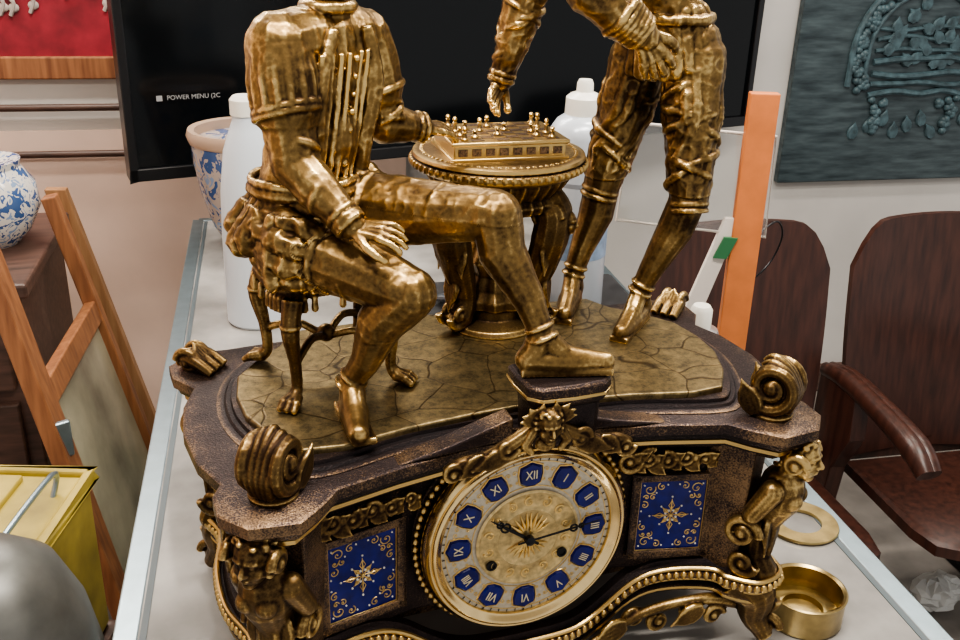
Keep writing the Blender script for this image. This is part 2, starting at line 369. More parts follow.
for h in range(12):
    a=2*PI*h/12; R=Matrix.Rotation(a,3,'Y'); c=V((0,0,DZ))+R@V((0,0,.0690))
    o=[(-.0098,-.009),(-.004,-.0122),(.004,-.0122),(.0098,-.009),(.0115,0),(.0108,.008),(.0045,.0105),(0,.0128),(-.0045,.0105),(-.0108,.008),(-.0115,0)]
    n=len(o); vs=[c+R@V((x,-.1262,z)) for x,z in o]+[c+R@V((x*.88,-.1292,z*.88)) for x,z in o]
    ca.append((vs,[(i,(i+1)%n,n+(i+1)%n,n+i) for i in range(n)]+[tuple(range(n,2*n))]))
    cg.append(tube([c+R@V((x*1.08,-.1268,z*1.08)) for x,z in o],.0009,6,closed=True))
    a2=a+PI/12; R2=Matrix.Rotation(a2,3,'Y')
    for zz,rr_ in ((.0735,.0026),(.0625,.0020)):
        for q in (-1,1): cs.append(volute(V((0,-.1268,DZ))+R2@V((q*.0032,0,zz)),R2@V((1,0,0)),R2@V((0,0,1)),rr_,1.2,.0005,n=5,k=14,sgn=q,a0=0 if q>0 else PI))
    Mx=Matrix.Translation(c+V((0,-.1295,0)))@R.to_4x4()@Matrix.Rotation(PI/2,4,'X')@Matrix.Scale(.62 if len(NUM[h])>3 else .78,4,(1,0,0))
    text(NUM[h],.0130,Mx,MNum,clock,'numeral_'+NUM[h].lower())
mk('numeral_cartouches',join(ca),MBlue,clock,smooth=False); mk('cartouche_rims',join(cg+cs),MGd,clock)
rl=[]
for i in range(14):
    a=2*PI*(i+.5)/14
    rl.append(volute(DM@V((.0395*math.cos(a),.0395*math.sin(a),.1282)),(math.cos(a),0,math.sin(a)),(-math.sin(a),0,math.cos(a)),.0055,1.2,.0010,n=6,k=16,sgn=1 if i%2 else -1))
for sx in (-1,1):
    for k in range(5):
        a=math.radians(20+k*16); rl.append(tube([(sx*.003,-.128,DZ+.004),(sx*.010*math.cos(a)*1.3,-.1295,DZ+.004+.012*math.sin(a)),(sx*.023*math.cos(a),-.128,DZ+.004+.023*math.sin(a))],[.0012,.0019,.0006],6))
        a=-a; rl.append(tube([(sx*.003,-.128,DZ-.003),(sx*.009*math.cos(a)*1.3,-.1295,DZ-.003+.010*math.sin(a)),(sx*.022*math.cos(a),-.128,DZ-.003+.020*math.sin(a))],[.0010,.0016,.0005],6))
mk('dial_relief',join(rl),MGd,clock)
def handm(ang,L,w,z,orn):
    R=Matrix.Rotation(ang,3,'Y'); T=lambda x,y: V((0,-z,DZ))+R@V((x,0,y))
    g=[tube([T(0,-.012),T(0,L*.5),T(0,L*.97)],[w*.8,w,.0005],8,sx=.5)]
    for yy,rr in orn:
        g.append(tube([T(rr*math.cos(t),yy+rr*math.sin(t)) for t in [2*PI*i/16 for i in range(16)]],.0011,6,closed=True))
    g.append(lathe([(0,z-.001),(.0048,z-.001),(.0048,z+.0015),(.002,z+.003),(0,z+.003)],20,DM))
    return join(g)
mk('hour_hand',handm(math.radians(-54),.050,.0018,.1315,[(.030,.0045),(.037,.0028)]),MBlk,clock)
mk('minute_hand',handm(math.radians(83),.076,.0014,.134,[(.045,.0035),(.053,.0022)]),MBlk,clock)
wn=[]
for x,z in ((-.036,-.024),(.036,-.024)):
    wn.append(lathe([(.0,.127),(.0052,.127),(.0052,.130),(.0035,.130),(.0035,.129),(0,.129)],20,Matrix.Translation((x,0,z))@DM))
mk('winding_arbors',join(wn),MBlk,clock)
for sx in (-1,1):
    A=V((sx*.118,-.109,0)); B=V((sx*.205,-.129,0)); ux=(B-A).normalized(); nn=V((ux.y,-ux.x,0))
    if nn.y>0: nn=-nn
    c=A.lerp(B,.47)+V((0,0,.116))+nn*.002; hw=.034; hh=.041
    Q=lambda x,z,d=0: c+ux*x+V((0,0,z))+nn*d
    def pbox(x,z,w,h,d0,d1):
        vs=[Q(x+i*w/2,z+j*h/2,d) for d in (d0,d1) for i,j in ((-1,-1),(1,-1),(1,1),(-1,1))]
        return vs,[(0,1,2,3),(7,6,5,4),(0,4,5,1),(1,5,6,2),(2,6,7,3),(3,7,4,0)]
    mk('enamel_panel',pbox(0,0,2*hw,2*hh,-.002,.0015),MBlue,clock,smooth=False)
    fr=[pbox(s*(hw+.004),0,.008,2*hh+.016,-.002,.005) for s in (-1,1)]+[pbox(0,s*(hh+.004),2*hw+.016,.008,-.002,.005) for s in (-1,1)]
    mk('panel_frame',join(fr),MD,clock,smooth=False,bevel=.0015)
    fg=[tube([Q(x,z,.0022) for x,z in ((-hw,-hh),(hw,-hh),(hw,hh),(-hw,hh))],.0010,6,closed=True)]
    w_=[]
    for i in range(8):
        a=2*PI*i/8; L_=.019 if i%2==0 else .013
        fg.append(tube([Q(0,0,.0015),Q(L_*.5*math.cos(a),L_*.5*math.sin(a),.002),Q(L_*math.cos(a),L_*math.sin(a),.0015)],[.0004,.0009,.0004],6))
        for q in (-1,1): fg.append(tube([Q(L_*.35*math.cos(a),L_*.35*math.sin(a),.002),Q(L_*.62*math.cos(a+q*.25),L_*.62*math.sin(a+q*.25),.002),Q(L_*.9*math.cos(a),L_*.9*math.sin(a),.002)],.0005,5))
        w_.append(ell(Q(L_*1.14*math.cos(a),L_*1.14*math.sin(a),.0018),.0011,None,7,5))
        w_.append(ell(Q(.006*math.cos(a+.39),.006*math.sin(a+.39),.002),(.0013,.0013,.0013),None,7,5))
    for i in (-1,1):
        for j in (-1,1):
            for (x_,z_,R_,a_,sg) in ((.024,.031,.0062,.5,1),(.012,.034,.0045,2,-1),(.028,.013,.0045,2,1),(.020,.022,.0035,1,-1),(.027,.022,.003,3,1)):
                fg.append(volute(Q(i*x_,j*z_,.0018),ux,(0,0,1),R_,1.2,.0007,a0=a_,n=5,k=18,sgn=sg*i*j))
            for (x_,z_) in ((.017,.027),(.030,.036),(.006,.036),(.031,.006)): w_.append(ell(Q(i*x_,j*z_,.0018),.0010,None,7,5))
    fg.append(ell(Q(0,0,.002),.0024,None,10,6))
    mk('panel_filigree',join(fg),MGd,clock); mk('panel_pearls',join(w_),MWh,clock)
    # acanthus frieze : one rinceau swelling toward the dial
    fz=[]
    for k in range(6):
        x=(-.050+.019*k); sz=1.25-.11*(k if sx>0 else k); xx=x*sx
        fz.append(volute(Q(xx,.068+.003*(k%2),.008),ux,(0,0,1),.0100*sz,1.5,.0030*sz,a0=k,sgn=(1 if k%2 else -1)*sx,k=26))
        fz.append(leaf(Q(xx,.066,.005),ux*sx+V((0,0,.7*(-1)**k)),nn,.020*sz,.006,.0020,.2))
        fz.append(leaf(Q(xx+.004*sx,.066,.005),ux*sx-V((0,0,.8*(-1)**k)),nn,.014*sz,.005,.0018,.2))
        fz.append(ell(Q(xx+.009*sx,.070,.008),(.0045*sz,.0035,.0045*sz),None,8,6))
    remesh('acanthus_frieze',join(fz),MBo,clock,.0010,sm=1)
    sw=[tube(cat([(sx*.012,-.150,.258),(sx*.03,-.150,.247),(sx*.052,-.148,.236),(sx*.075,-.146,.232),(sx*.09,-.145,.226)],6),lerpl([.006,.007,.0058,.006,.0035],25),10)]
    sw.append(volute((sx*.083,-.149,.224),(1,0,0),(0,0,1),.010,1.5,.0033,sgn=-sx))
    sw.append(volute((sx*.035,-.153,.243),(1,0,0),(0,0,1),.010,1.4,.0033,sgn=sx))
    sw.append(leaf((sx*.03,-.150,.240),(sx,0,-.35),(0,-1,0),.040,.008,.0025,.06))
    sw.append(leaf((sx*.055,-.149,.238),(sx,0,-.8),(0,-1,0),.030,.008,.0022,.06))
    remesh('garland',join(sw),MBo,clock,.0011,sm=1)
    dx=V((sx*.62,-.785,0)); ss=V((-dx.y,dx.x,0))
    def slab(o0,o1,z0,z1,w0,w1):
        vs=[]
        for z,w,o in ((z0,w0,o0),(z1,w1,o1)):
            for a,b in ((-1,-.03),(1,-.03),(1,o),(-1,o)): q=V((sx*.225,-.138,z))+ss*a*w+dx*b; vs.append(q)
        return vs,[(0,1,2,3),(7,6,5,4),(0,4,5,1),(1,5,6,2),(2,6,7,3),(3,7,4,0)]
    mk('corner_pilaster',join([slab(.010,.016,.04,.205,.018,.024)]),MD,clock,smooth=False,bevel=.002)
    o=V((sx*.225,-.138,0))
    cg_=[head(o+dx*.053+V((0,0,.199)),dx,(0,0,1),.048)]
    cg_.append(chain([o+dx*.044+V((0,0,.180)),o+dx*.040+V((0,0,.163)),o+dx*.038+V((0,0,.148)),o+dx*.030+V((0,0,.125)),o+dx*.024+V((0,0,.10)),o+dx*.024+V((0,0,.075)),o+dx*.032+V((0,0,.058))],[.013,.022,.022,.017,.014,.015,.018]))
    for t in (-1,1):
        cg_.append(cap(o+dx*.036+ss*t*.021+V((0,0,.165)),.012,o+dx*.022+ss*t*.027+V((0,0,.138)),.010))
        cg_.append(ell(o+dx*.054+ss*t*.009+V((0,0,.154)),.0095))
        cg_.append(volute(o+dx*.052+ss*t*.021+V((0,0,.199)),dx,(0,0,1),.011,1.5,.0048))
        cg_.append(volute(o+dx*.014+ss*t*.026+V((0,0,.112)),dx,(0,0,1),.018,1.6,.0050))
        cg_.append(volute(o+dx*.018+ss*t*.022+V((0,0,.075)),dx,(0,0,1),.015,1.5,.0045,sgn=-1))
        cg_.append(leaf(o+dx*.033+ss*t*.009+V((0,0,.135)),V((0,0,-1))+ss*t*.15,dx,.05,.008,.0033,.05))
    cg_.append(leaf(o+dx*.038+V((0,0,.128)),(0,0,-1),dx,.06,.009,.0034,-.05))
    remesh('caryatid',join(cg_),MBo,clock,.0013,sm=2)
    fx,fy,hx=sx*.236,-.152,1.05
    dd=V((sx*.62,-.785,0)).normalized(); s2=V((-dd.y,dd.x,0)); p=V((fx,fy,.236))
    g=[lathe([(.019*hx,0),(.020*hx,.003),(.015*hx,.007),(.013*hx,.010)],24,Matrix.Translation(p))]
    c0=p+V((0,0,.031*hx))
    # two big side volutes with a ribbed shell rising between them
    for t in (-.014,.014):
        g.append(volute(c0+s2*t*hx,dd,(0,0,1),.0225*hx,1.7,.0062*hx,a0=-1.9,k=34))
    for t in (-.009,-.0045,0,.0045,.009):
        pts=cat([p+dd*.016+s2*t*.8+V((0,0,.008)),p+dd*.021+s2*t*1.1+V((0,0,.026)),p+dd*.012+s2*t*1.3+V((0,0,.046)),p-dd*.004+s2*t*1.5+V((0,0,.058-abs(t)*.7)),p-dd*.014+s2*t*1.2+V((0,0,.052-abs(t)*.6))],5)
        g.append(tube(pts,lerpl([.004,.0045,.0042,.0036,.002],21),8))
    g.append(ell(c0-V((0,0,.004)),(.016*hx,.016*hx,.021*hx)))
    for t in (-1,1): g.append(leaf(p+s2*t*.016-dd*.010+V((0,0,.004)),V((0,0,1))-dd*.5,s2*t,.036*hx,.010,.003,.12))
    remesh('corner_finial',join(g),MBo,clock,.0011,sm=1)
    dd=V((sx*.8,.6,0)).normalized(); s2=V((-dd.y,dd.x,0)); p=V((sx*.268,.097,.236))
    g=[]
    for t in (-1,0,1): g.append(tube(cat([p+s2*t*.012-dd*.018+V((0,0,.002)),p+s2*t*.011+V((0,0,.012)),p+s2*t*.008+dd*.014+V((0,0,.015-.002*abs(t))),p+s2*t*.005+dd*.024+V((0,0,.004))],5),lerpl([.005,.0065,.006,.004],16),8))
    for t in (-1,1): g.append(volute(p+dd*.010+s2*t*.010+V((0,0,.010)),dd,(0,0,1),.013,1.5,.0045))
    g.append(leaf(p-dd*.006+V((0,0,.008)),dd+V((0,0,.7)),(0,0,1),.024,.010,.003,.2))
    remesh('rear_scroll',join(g),MBo,clock,.0012,sm=1)
    bo=[]
    bd=V((sx*.8,.6,0)).normalized(); bs=V((-bd.y,bd.x,0)); q=V((sx*.255,.09,0))
    bo.append(chain([q+bd*.02+V((0,0,.20)),q+bd*.026+V((0,0,.17)),q+bd*.014+V((0,0,.12)),q+bd*.012+V((0,0,.08)),q+bd*.02+V((0,0,.055))],[.014,.02,.013,.012,.015]))
    for t in (-1,1): bo.append(volute(q+bd*.012+bs*t*.015+V((0,0,.17)),bd,(0,0,1),.018,1.6,.005)); bo.append(volute(q+bd*.01+bs*t*.015+V((0,0,.085)),bd,(0,0,1),.014,1.6,.005,sgn=-1))
    for yy in (-.06,-.02,.02,.055):
        xx=sx*(.262+.004) if abs(yy)<.04 else sx*.258
        bo.append(volute((xx,yy,.185),(0,1,0),(0,0,1),.014,1.5,.004)); bo.append(leaf((xx,yy,.16),(0,0,-1),(sx,0,0),.06,.012,.003,.05)); bo.append(volute((xx,yy,.085),(0,1,0),(0,0,1),.013,1.5,.004,sgn=-1))
    remesh('side_scrolls',join(bo),MBo,clock,.0014,sm=1)
km=[head((0,-.157,.264),(0,-1,-.1),(0,0,1),.034)]
for sx in (-1,1):
    for k in range(4):
        a=math.radians(10+k*28); km.append(leaf((sx*.008,-.152,.268),(sx*math.cos(a),-.1,math.sin(a)*.6),(0,-1,0),.020,.004,.0022,.1))
    km.append(chain([V((sx*.012,-.155,.260)),V((sx*.020,-.155,.246)),V((sx*.014,-.156,.238))],[.005,.0045,.003],8))
km.append(ell((0,-.154,.244),(.010,.006,.008)))
remesh('keystone_mask',join(km),MBo,clock,.0011,sm=2)
KZ=.012
ky=sym([(0,-.158),(.030,-.156),(.040,-.146),(.042,-.12),(.040,-.098),(0,-.096)])
ky=[(x+.024,y) for x,y in ky]
mk('keystone_block',sweep(ky,[(-.010,.234),(-.008,.262+KZ),(-.002,.268+KZ),(0,.272+KZ),(0,.283+KZ),(-.003,.286+KZ)]),MD,clock,bevel=.0008)
mk('keystone_gold_rim',sweep(ky,[(-.004,.2685+KZ),(.0006,.273+KZ),(.0006,.2755+KZ),(-.003,.277+KZ)]),MBo,clock)
pdm=[]
for sx in (-1,1):
    pts=[(sx*.02,-.128,.236),(sx*.02,-.128,.258),(sx*.05,-.13,.250),(sx*.08,-.134,.243),(sx*.13,-.141,.236)]
    vs=[V(p) for p in pts]+[V((p[0],p[1]+.022,p[2])) for p in pts]; n=5
    pdm.append((vs,[(0,1,2,3,4),(9,8,7,6,5)]+[(i,(i+1)%n,n+(i+1)%n,n+i) for i in range(n)]))
mk('broken_pediment',join(pdm),MD,clock,smooth=False,bevel=.002)

# ================================================================== SEATED MAN
sm=emp('seated_man_figurine')
s=V((.79,.61,0)); f=V((.61,-.79,0))
g=[]
pel=V((-.178,.018,.405))
g.append(cap(pel-s*.018,.036,pel+s*.018,.036))
T0=V((-.172,.016,.43));T1=V((-.162,.018,.485));T2=V((-.154,.018,.535));T3=V((-.149,.020,.568))
for a,b,ra,rb_,w0,w1 in ((T0,T1,.033,.031,.015,.013),(T1,T2,.031,.035,.013,.020),(T2,T3,.035,.027,.020,.028)):
    for t in (-1,0,1): g.append(cap(a+s*t*w0,ra,b+s*t*w1,rb_))
g.append(cap(T3,.020,V((-.142,.016,.612)),.0155))
g.append(ell(T1+f*.010+V((0,0,.005)),(.032,.032,.045)))
rnd=random.Random(3)
for i in range(26):
    a=2*PI*i/26; rr=.048+.004*math.sin(i*2.3); q=pel+V((math.cos(a)*rr*1.05,math.sin(a)*rr,.018+.004*math.sin(i*1.7)))
    g.append(cap(T0+V((math.cos(a)*.035,math.sin(a)*.035,.008)),.009,q+V((0,0,-.018-.006*rnd.random())),.011+.003*rnd.random(),8))
g.append(tube([T0+V((math.cos(2*PI*i/30)*.046,math.sin(2*PI*i/30)*.043,.012)) for i in range(30)],.0045,8,closed=True))
g.append(tube([T0+V((math.cos(2*PI*i/30)*.046,math.sin(2*PI*i/30)*.043,.020)) for i in range(30)],.003,8,closed=True))
for k in range(5):
    p=pel+V((-.030+.006*k,-.046,.02)); g.append(chain([p,p+V((-.004,-.006,-.03)),p+V((-.002+.004*math.sin(k),-.006,-.055))],[.006,.007,.006],8))
for sd in (0,1):
    hp=V((-.192,.0,.402)) if sd==0 else V((-.142,.035,.412)); kn=V((-.105,-.097,.374)) if sd==0 else V((-.028,-.088,.434))
    d=(kn-hp).normalized()
    g.append(chain([hp,hp.lerp(kn,.4),hp.lerp(kn,.8),kn],[.035,.032,.0248,.0215]))
    o1=d.orthogonal().normalized(); o2=d.cross(o1)
    for k in range(12):
        a=2*PI*k/12; r_=(o1*math.cos(a)+o2*math.sin(a))
        pts=[hp+r_*.026-d*.01,hp+d*.014+r_*.034,hp+d*.032+r_*.034,hp+d*.046+r_*.028]
        g.append(chain(pts,[.010,.0115,.0105,.006],8))
    g.append(around(hp+d*.050,d,.0325,.003,24,.004))
    for k,t in enumerate((.60,.70,.80,.9)): g.append(wrinkle(hp.lerp(kn,t),d,.0290-.020*(t-.55),.0026,.010*(-1)**k))
kn=V((-.105,-.097,.374)); an=V((-.152,-.066,.283))
g.append(chain([kn,kn.lerp(an,.35)+V((-.006,.008,.0)),an.lerp(kn,.25),an],[.0215,.0208,.0135,.0108]))
hl=V((-.150,-.056,.262)); to=V((-.158,-.118,.260))
g.append(chain([an,hl+V((0,-.008,.006)),hl],[.0112,.0118,.0112])); g.append(chain([hl,hl.lerp(to,.5)+V((0,0,.002)),to],[.0112,.0130,.0092]))
g.append(chain([an,hl.lerp(to,.55)+V((0,0,.006)),to],[.0098,.0108,.008]))
g.append(box((-.154,-.086,.2535),(.022,.076,.006)))
kf=V((-.028,-.088,.434)); af=V((.004,-.124,.336))
g.append(chain([kf,kf.lerp(af,.32)+V((-.006,.007,0)),af.lerp(kf,.28),af],[.0215,.0208,.0135,.0108]))
h2=V((-.008,-.123,.300+KZ)); t2=V((.060,-.140,.297+KZ))
g.append(chain([af,h2+V((.006,0,.006)),h2],[.0112,.0118,.0112])); g.append(chain([h2,h2.lerp(t2,.5),t2],[.0112,.0120,.0082])); g.append(chain([af,h2.lerp(t2,.45)+V((0,0,.005)),t2],[.0098,.0098,.0072]))
Rf=Matrix.Rotation(math.atan2(t2.y-h2.y,t2.x-h2.x),3,'Z')
g.append(box(h2.lerp(t2,.5)+V((0,0,-.0085)),(.082,.020,.006),R=Rf))
for a,k_,tp in ((an,kn,hl.lerp(to,.45)),(af,kf,h2.lerp(t2,.45))):
    d=(k_-a).normalized()
    for oo,r_ in ((-.004,.0122),(.006,.0122)): g.append(around(a+d*oo,d,r_,.0018,20))
    g.append(ell(tp+V((0,0,.012)),(.006,.006,.004)))
sh=V((-.192,-.012,.566)); el=V((-.188,-.032,.474)); wr=V((-.150,-.072,.430))
d=(el-sh).normalized()
g.append(chain([T3-s*.02,sh,sh+d*.025,sh+d*.050],[.027,.0275,.0295,.0275])); g.append(chain([sh+d*.04,sh.lerp(el,.75),el],[.023,.0215,.0195]))
g.append(around(sh+d*.054,d,.0270,.0026,28,.004)); g.append(around(sh+d*.049,d,.0280,.0018,28,.004))
for k in range(16):
    a=2*PI*k/16; o1=d.orthogonal().normalized(); o2=d.cross(o1); r_=o1*math.cos(a)+o2*math.sin(a)
    g.append(chain([sh+d*.004+r_*.0245,sh+d*.028+r_*.0280,sh+d*.050+r_*.0265],[.0026,.0028,.0026],6))
g.append(chain([el,el.lerp(wr,.45),wr],[.0195,.0175,.0115]))
for k,t in enumerate((.62,.70,.78,.86,.94)): g.append(wrinkle(sh.lerp(el,t),d,.0215,.0034,.012*(-1)**k))
d=(wr-el).normalized()
for oo in (0,.006,-.005): g.append(around(wr-d*(.006+oo),d,.0128,.0026,20))
for k,t in enumerate((.0,.10,.22,.36,.52,.66)): g.append(wrinkle(el.lerp(wr,t),d,.0198-.006*t,.0032,.010*(-1)**k))
g.append(hand(wr+d*.004,V((.85,-.45,-.05)),V((-.1,-.35,.95)),.050,.5,1,.3))
sh2=V((-.108,.052,.562)); el2=V((-.090,.050,.486)); wr2=V((-.050,.060,.478))
d=(el2-sh2).normalized()
g.append(chain([T3+s*.02,sh2,sh2+d*.022,sh2+d*.044],[.026,.026,.0275,.026])); g.append(chain([sh2+d*.035,el2],[.0215,.0185])); g.append(chain([el2,el2.lerp(wr2,.5),wr2],[.0185,.016,.011]))
g.append(around(sh2+d*.047,d,.0255,.0026,28,.003))
for k,t in enumerate((.65,.75,.85,.95)): g.append(wrinkle(sh2.lerp(el2,t),d,.0205,.0032,.010*(-1)**k))
d=(wr2-el2).normalized()
for oo in (0,.006): g.append(around(wr2-d*oo,d,.0124,.0026,20))
g.append(hand(wr2,V((.9,.2,-.12)),V((0,-.3,1)),.046,.5,-1,.25))
for off in (-.030,-.022,-.014,-.006,.006,.014):
    pts=cat([T0.lerp(T3,t)+f*(math.sqrt(max(.0001,(.0355+.0025*math.sin(t*3.1))**2-(off*.6)**2)))+s*off*(1+.25*t) for t in (.04,.3,.55,.8,.94)],4)
    g.append(tube(pts,.0021,6))
for k in range(9):
    p=T0.lerp(T3,.06+.105*k)+f*(.0370+.003*math.sin((.06+.105*k)*3.1)); g.append(ell(p,.0024,None,8,6))
pts=cat([T3+s*.022+f*.028+V((0,0,.010)),T2+s*.030+f*.036,T1+s*.028+f*.036,T1+s*.026+f*.032+V((0,0,-.030))],5); g.append(tube(pts,lerpl([.005,.0085,.008,.006],len(pts)),8,sx=.7))
pts=cat([T3-s*.020+f*.028+V((0,0,.010)),T2-s*.034+f*.032,T1-s*.030+f*.032,T1-s*.028+f*.028+V((0,0,-.030))],5); g.append(tube(pts,lerpl([.005,.007,.007,.005],len(pts)),8,sx=.7))
g.append(tube([V((-.145,.017,.594))+V((math.cos(2*PI*i/20)*.020,math.sin(2*PI*i/20)*.020,0)) for i in range(20)],.005,8,closed=True))
hc=V((-.130,.010,.648))
g.append(head(hc,(.72,.2,-.45),(.2,0,1),.078,True,True))
g.append(cap(V((-.144,.017,.60)),.016,V((-.136,.014,.630)),.016))
def dispSM(p,n):
    cl=.0004
    if p.z>.43 and p.z<.60: cl=.0014
    elif p.z>.365 and p.x<-.135 and p.y>-.055: cl=.0034
    elif p.z>.33: cl=.0009
    r=ridge(p,38,(1.3,1.3,.7))*.6+ridge(p,85)*.4
    return cl*r
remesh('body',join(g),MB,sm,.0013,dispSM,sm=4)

# stool
stl=emp('stool')
g=[]
sc=V((-.156,.022,0)); SR=Matrix.Rotation(math.radians(8),3,'Z')
def sq(a,b): return sc+SR@V((a,b,0))
n=40; ol=[]
for i in range(n):
    a=2*PI*i/n; cx=math.copysign(abs(math.cos(a))**.45,math.cos(a)); cy=math.copysign(abs(math.sin(a))**.45,math.sin(a)); q=sq(cx*.060,cy*.050); ol.append((q.x,q.y))
g.append(sweep(ol,[(-.006,.350),(-.001,.352),(0,.360),(-.002,.363),(.002,.366),(.003,.374),(-.003,.381),(-.02,.386)]))
for i in range(0,n): g.append(chain([V((ol[i][0],ol[i][1],.352)),V((ol[i][0],ol[i][1],.342))],[.0030,.0036],6))
for (a,b) in ((-.048,-.05),(.052,-.045),(-.048,.048),(.052,.045)):
    p=sq(a,b); o=(p-sc).normalized()
    pts=cat([V((p.x,p.y,.352))-o*.004,V((p.x,p.y,.325))+o*.004,V((p.x,p.y,.295))-o*.002,V((p.x,p.y,.268))-o*.004,V((p.x,p.y,.258))+o*.004],5)
    g.append(tube(pts,lerpl([.010,.0085,.0058,.0052,.0075],21),10))
    g.append(tube([V((p.x,p.y,.330))+V((math.cos(2*PI*i/14)*.0080,math.sin(2*PI*i/14)*.0080,0))+o*.003 for i in range(14)],.0024,6,closed=True))
    t_=V((-o.y,o.x,0))
    for k in (-1,0,1): g.append(chain([V((p.x,p.y,.259))+o*.003+t_*k*.003,V((p.x,p.y,.258))+o*.012+t_*k*.006,V((p.x,p.y,.2545))+o*.018+t_*k*.007],[.0058,.0048,.0034],8))
for a,b in ((sq(-.044,-.045),sq(.048,.042)),(sq(-.044,.044),sq(.048,-.042))):
    g.append(tube(cat([V((a.x,a.y,.29)),V(((a.x+sc.x)/2,(a.y+sc.y)/2,.300)),V((sc.x,sc.y,.292)),V(((b.x+sc.x)/2,(b.y+sc.y)/2,.300)),V((b.x,b.y,.29))],5),.0040,8))
g.append(ell((sc.x,sc.y,.294),.009))
remesh('frame',join(g),MBo,stl,.0012,sm=1)

# ================================================================== STANDING MAN
stn=emp('standing_man_figurine')
g=[]
pel=V((.234,.096,.545)); hs=V((-.35,.94,0)).normalized(); f=V((-.94,-.35,0)).normalized()
g.append(cap(pel-hs*.02,.034,pel+hs*.02,.034))
hR=pel-hs*.028+V((.002,0,-.012)); hL=pel+hs*.028+V((-.010,0,-.012))
kR=V((.238,.036,.397)); aR=V((.198,.050,.288)); kL=V((.180,.124,.392)); aL=V((.150,.120,.288))
for hp,kn,an in ((hR,kR,aR),(hL,kL,aL)):
    g.append(chain([hp,hp.lerp(kn,.35),hp.lerp(kn,.75),kn],[.032,.029,.0245,.0210]))
    d=(kn-hp).normalized(); o1=d.orthogonal().normalized(); o2=d.cross(o1)
    for k in range(8):
        a=2*PI*k/8+.4*(k%2); r_=o1*math.cos(a)+o2*math.sin(a); r3=o1*math.cos(a+.9)+o2*math.sin(a+.9)
        g.append(chain([hp+d*.01+r_*.025,hp+d*.06+r_*.0255,hp.lerp(kn,.75)+r3*.0215,kn-d*.01+r3*.018],[.0058,.006,.0055,.0035],8))
    for k,t in enumerate((.25,.36,.47,.58,.68,.78,.88)): g.append(wrinkle(hp.lerp(kn,t),d,.0315-.010*(t-.2),.0036,.016*(-1)**k))
    for oo in (-.004,.003): g.append(around(kn+d*(.012+oo),d,.0192,.0026,20))
    cf=kn.lerp(an,.33)-f*.006
    g.append(chain([kn,cf,an.lerp(kn,.25),an],[.0195,.0198,.0134,.0108]))
    d=(kn-an).normalized()
    for oo,r_ in ((0,.0124),(.009,.0126)): g.append(around(an+d*oo,d,r_,.0020,20))
for an,td in ((aR,V((-.72,-.69,0))),(aL,V((-.55,-.83,0)))):
    td=td.normalized(); hl=V((an.x,an.y,.262))-td*.010; to=V((an.x,an.y,.260))+td*.055
    g.append(chain([an,hl+V((0,0,.006)),hl],[.0110,.0122,.0112])); g.append(chain([hl,hl.lerp(to,.5)+V((0,0,.002)),to],[.0112,.0130,.0092])); g.append(chain([an,hl.lerp(to,.5)+V((0,0,.008)),to],[.0098,.0102,.008]))
    g.append(box(hl.lerp(to,.5)+V((0,0,-.0075)),(.082,.020,.006),R=Matrix.Rotation(math.atan2(td.y,td.x),3,'Z')))
    g.append(ell(hl.lerp(to,.5)+V((0,0,.015)),(.007,.007,.004)))
T0=pel+V((-.008,0,.015)); T1=V((.208,.100,.595)); T2=V((.168,.106,.655)); T3=V((.143,.110,.690)); NK=V((.121,.110,.722))
for a,b,ra,rb_,w0,w1 in ((T0,T1,.033,.030,.016,.014),(T1,T2,.030,.036,.014,.020),(T2,T3,.036,.028,.020,.030)):
    for t in (-1,0,1): g.append(cap(a+hs*t*w0,ra,b+hs*t*w1,rb_))
g.append(cap(T3,.022,NK,.016)); hc=V((.093,.106,.762)); g.append(cap(NK,.016,hc,.018)); g.append(head(hc,(-.75,-.1,-.5),(-.3,0,1),.078,True,True))
for i in range(22):
    a=2*PI*i/22; q=pel+V((math.cos(a)*.042,math.sin(a)*.048,0))
    g.append(cap(T0+V((math.cos(a)*.030,math.sin(a)*.036,.02)),.009,q+V((0,0,-.014+.010*math.cos(a-.2))),.0085,8))
g.append(tube([T0+V((math.cos(2*PI*i/30)*.042,math.sin(2*PI*i/30)*.047,.014)) for i in range(30)],.0045,8,closed=True))
shL=T3+hs*.062+V((-.004,0,-.012)); elL=V((.106,.188,.592)); wrL=V((.080,.190,.498))
g.append(chain([T3+hs*.02,shL,shL.lerp(elL,.5),elL],[.028,.030,.028,.022])); g.append(chain([elL,elL.lerp(wrL,.4),wrL],[.022,.020,.0120]))
d=(wrL-elL).normalized(); o1=d.orthogonal().normalized(); o2=d.cross(o1)
for k in range(8):
    a=2*PI*k/8; r_=o1*math.cos(a)+o2*math.sin(a); r3=o1*math.cos(a+.8)+o2*math.sin(a+.8)
    g.append(chain([elL-d*.03+r_*.020,elL+r_*.019,elL+d*.04+r3*.014,wrL-d*.012+r3*.007],[.005,.0055,.005,.003],8))
for k in range(9): g.append(wrinkle(elL.lerp(wrL,.02+.09*k),d,.0240-.0011*k,.0034,.014*(-1)**k))
for oo in (0,.006): g.append(around(wrL-d*oo,d,.0126,.0026,20))
g.append(hand(wrL,V((-.40,-.30,-.65)),V((-.2,.8,.4)),.044,.45,1,.25))
shR=T3-hs*.062+V((-.004,0,-.012)); elR=V((.096,.016,.606)); wrR=V((.143,.004,.571))
g.append(chain([T3-hs*.02,shR,shR.lerp(elR,.5),elR],[.028,.030,.027,.022])); g.append(chain([elR,elR.lerp(wrR,.5),wrR],[.022,.0200,.0145]))
d=(wrR-elR).normalized()
for oo in (-.002,.003,.008,.013,.018,.024): g.append(around(wrR-d*oo,d,.0158+oo*.18,.0026,24))
g.append(cap(wrR,.0115,wrR+d*.01,.0105))
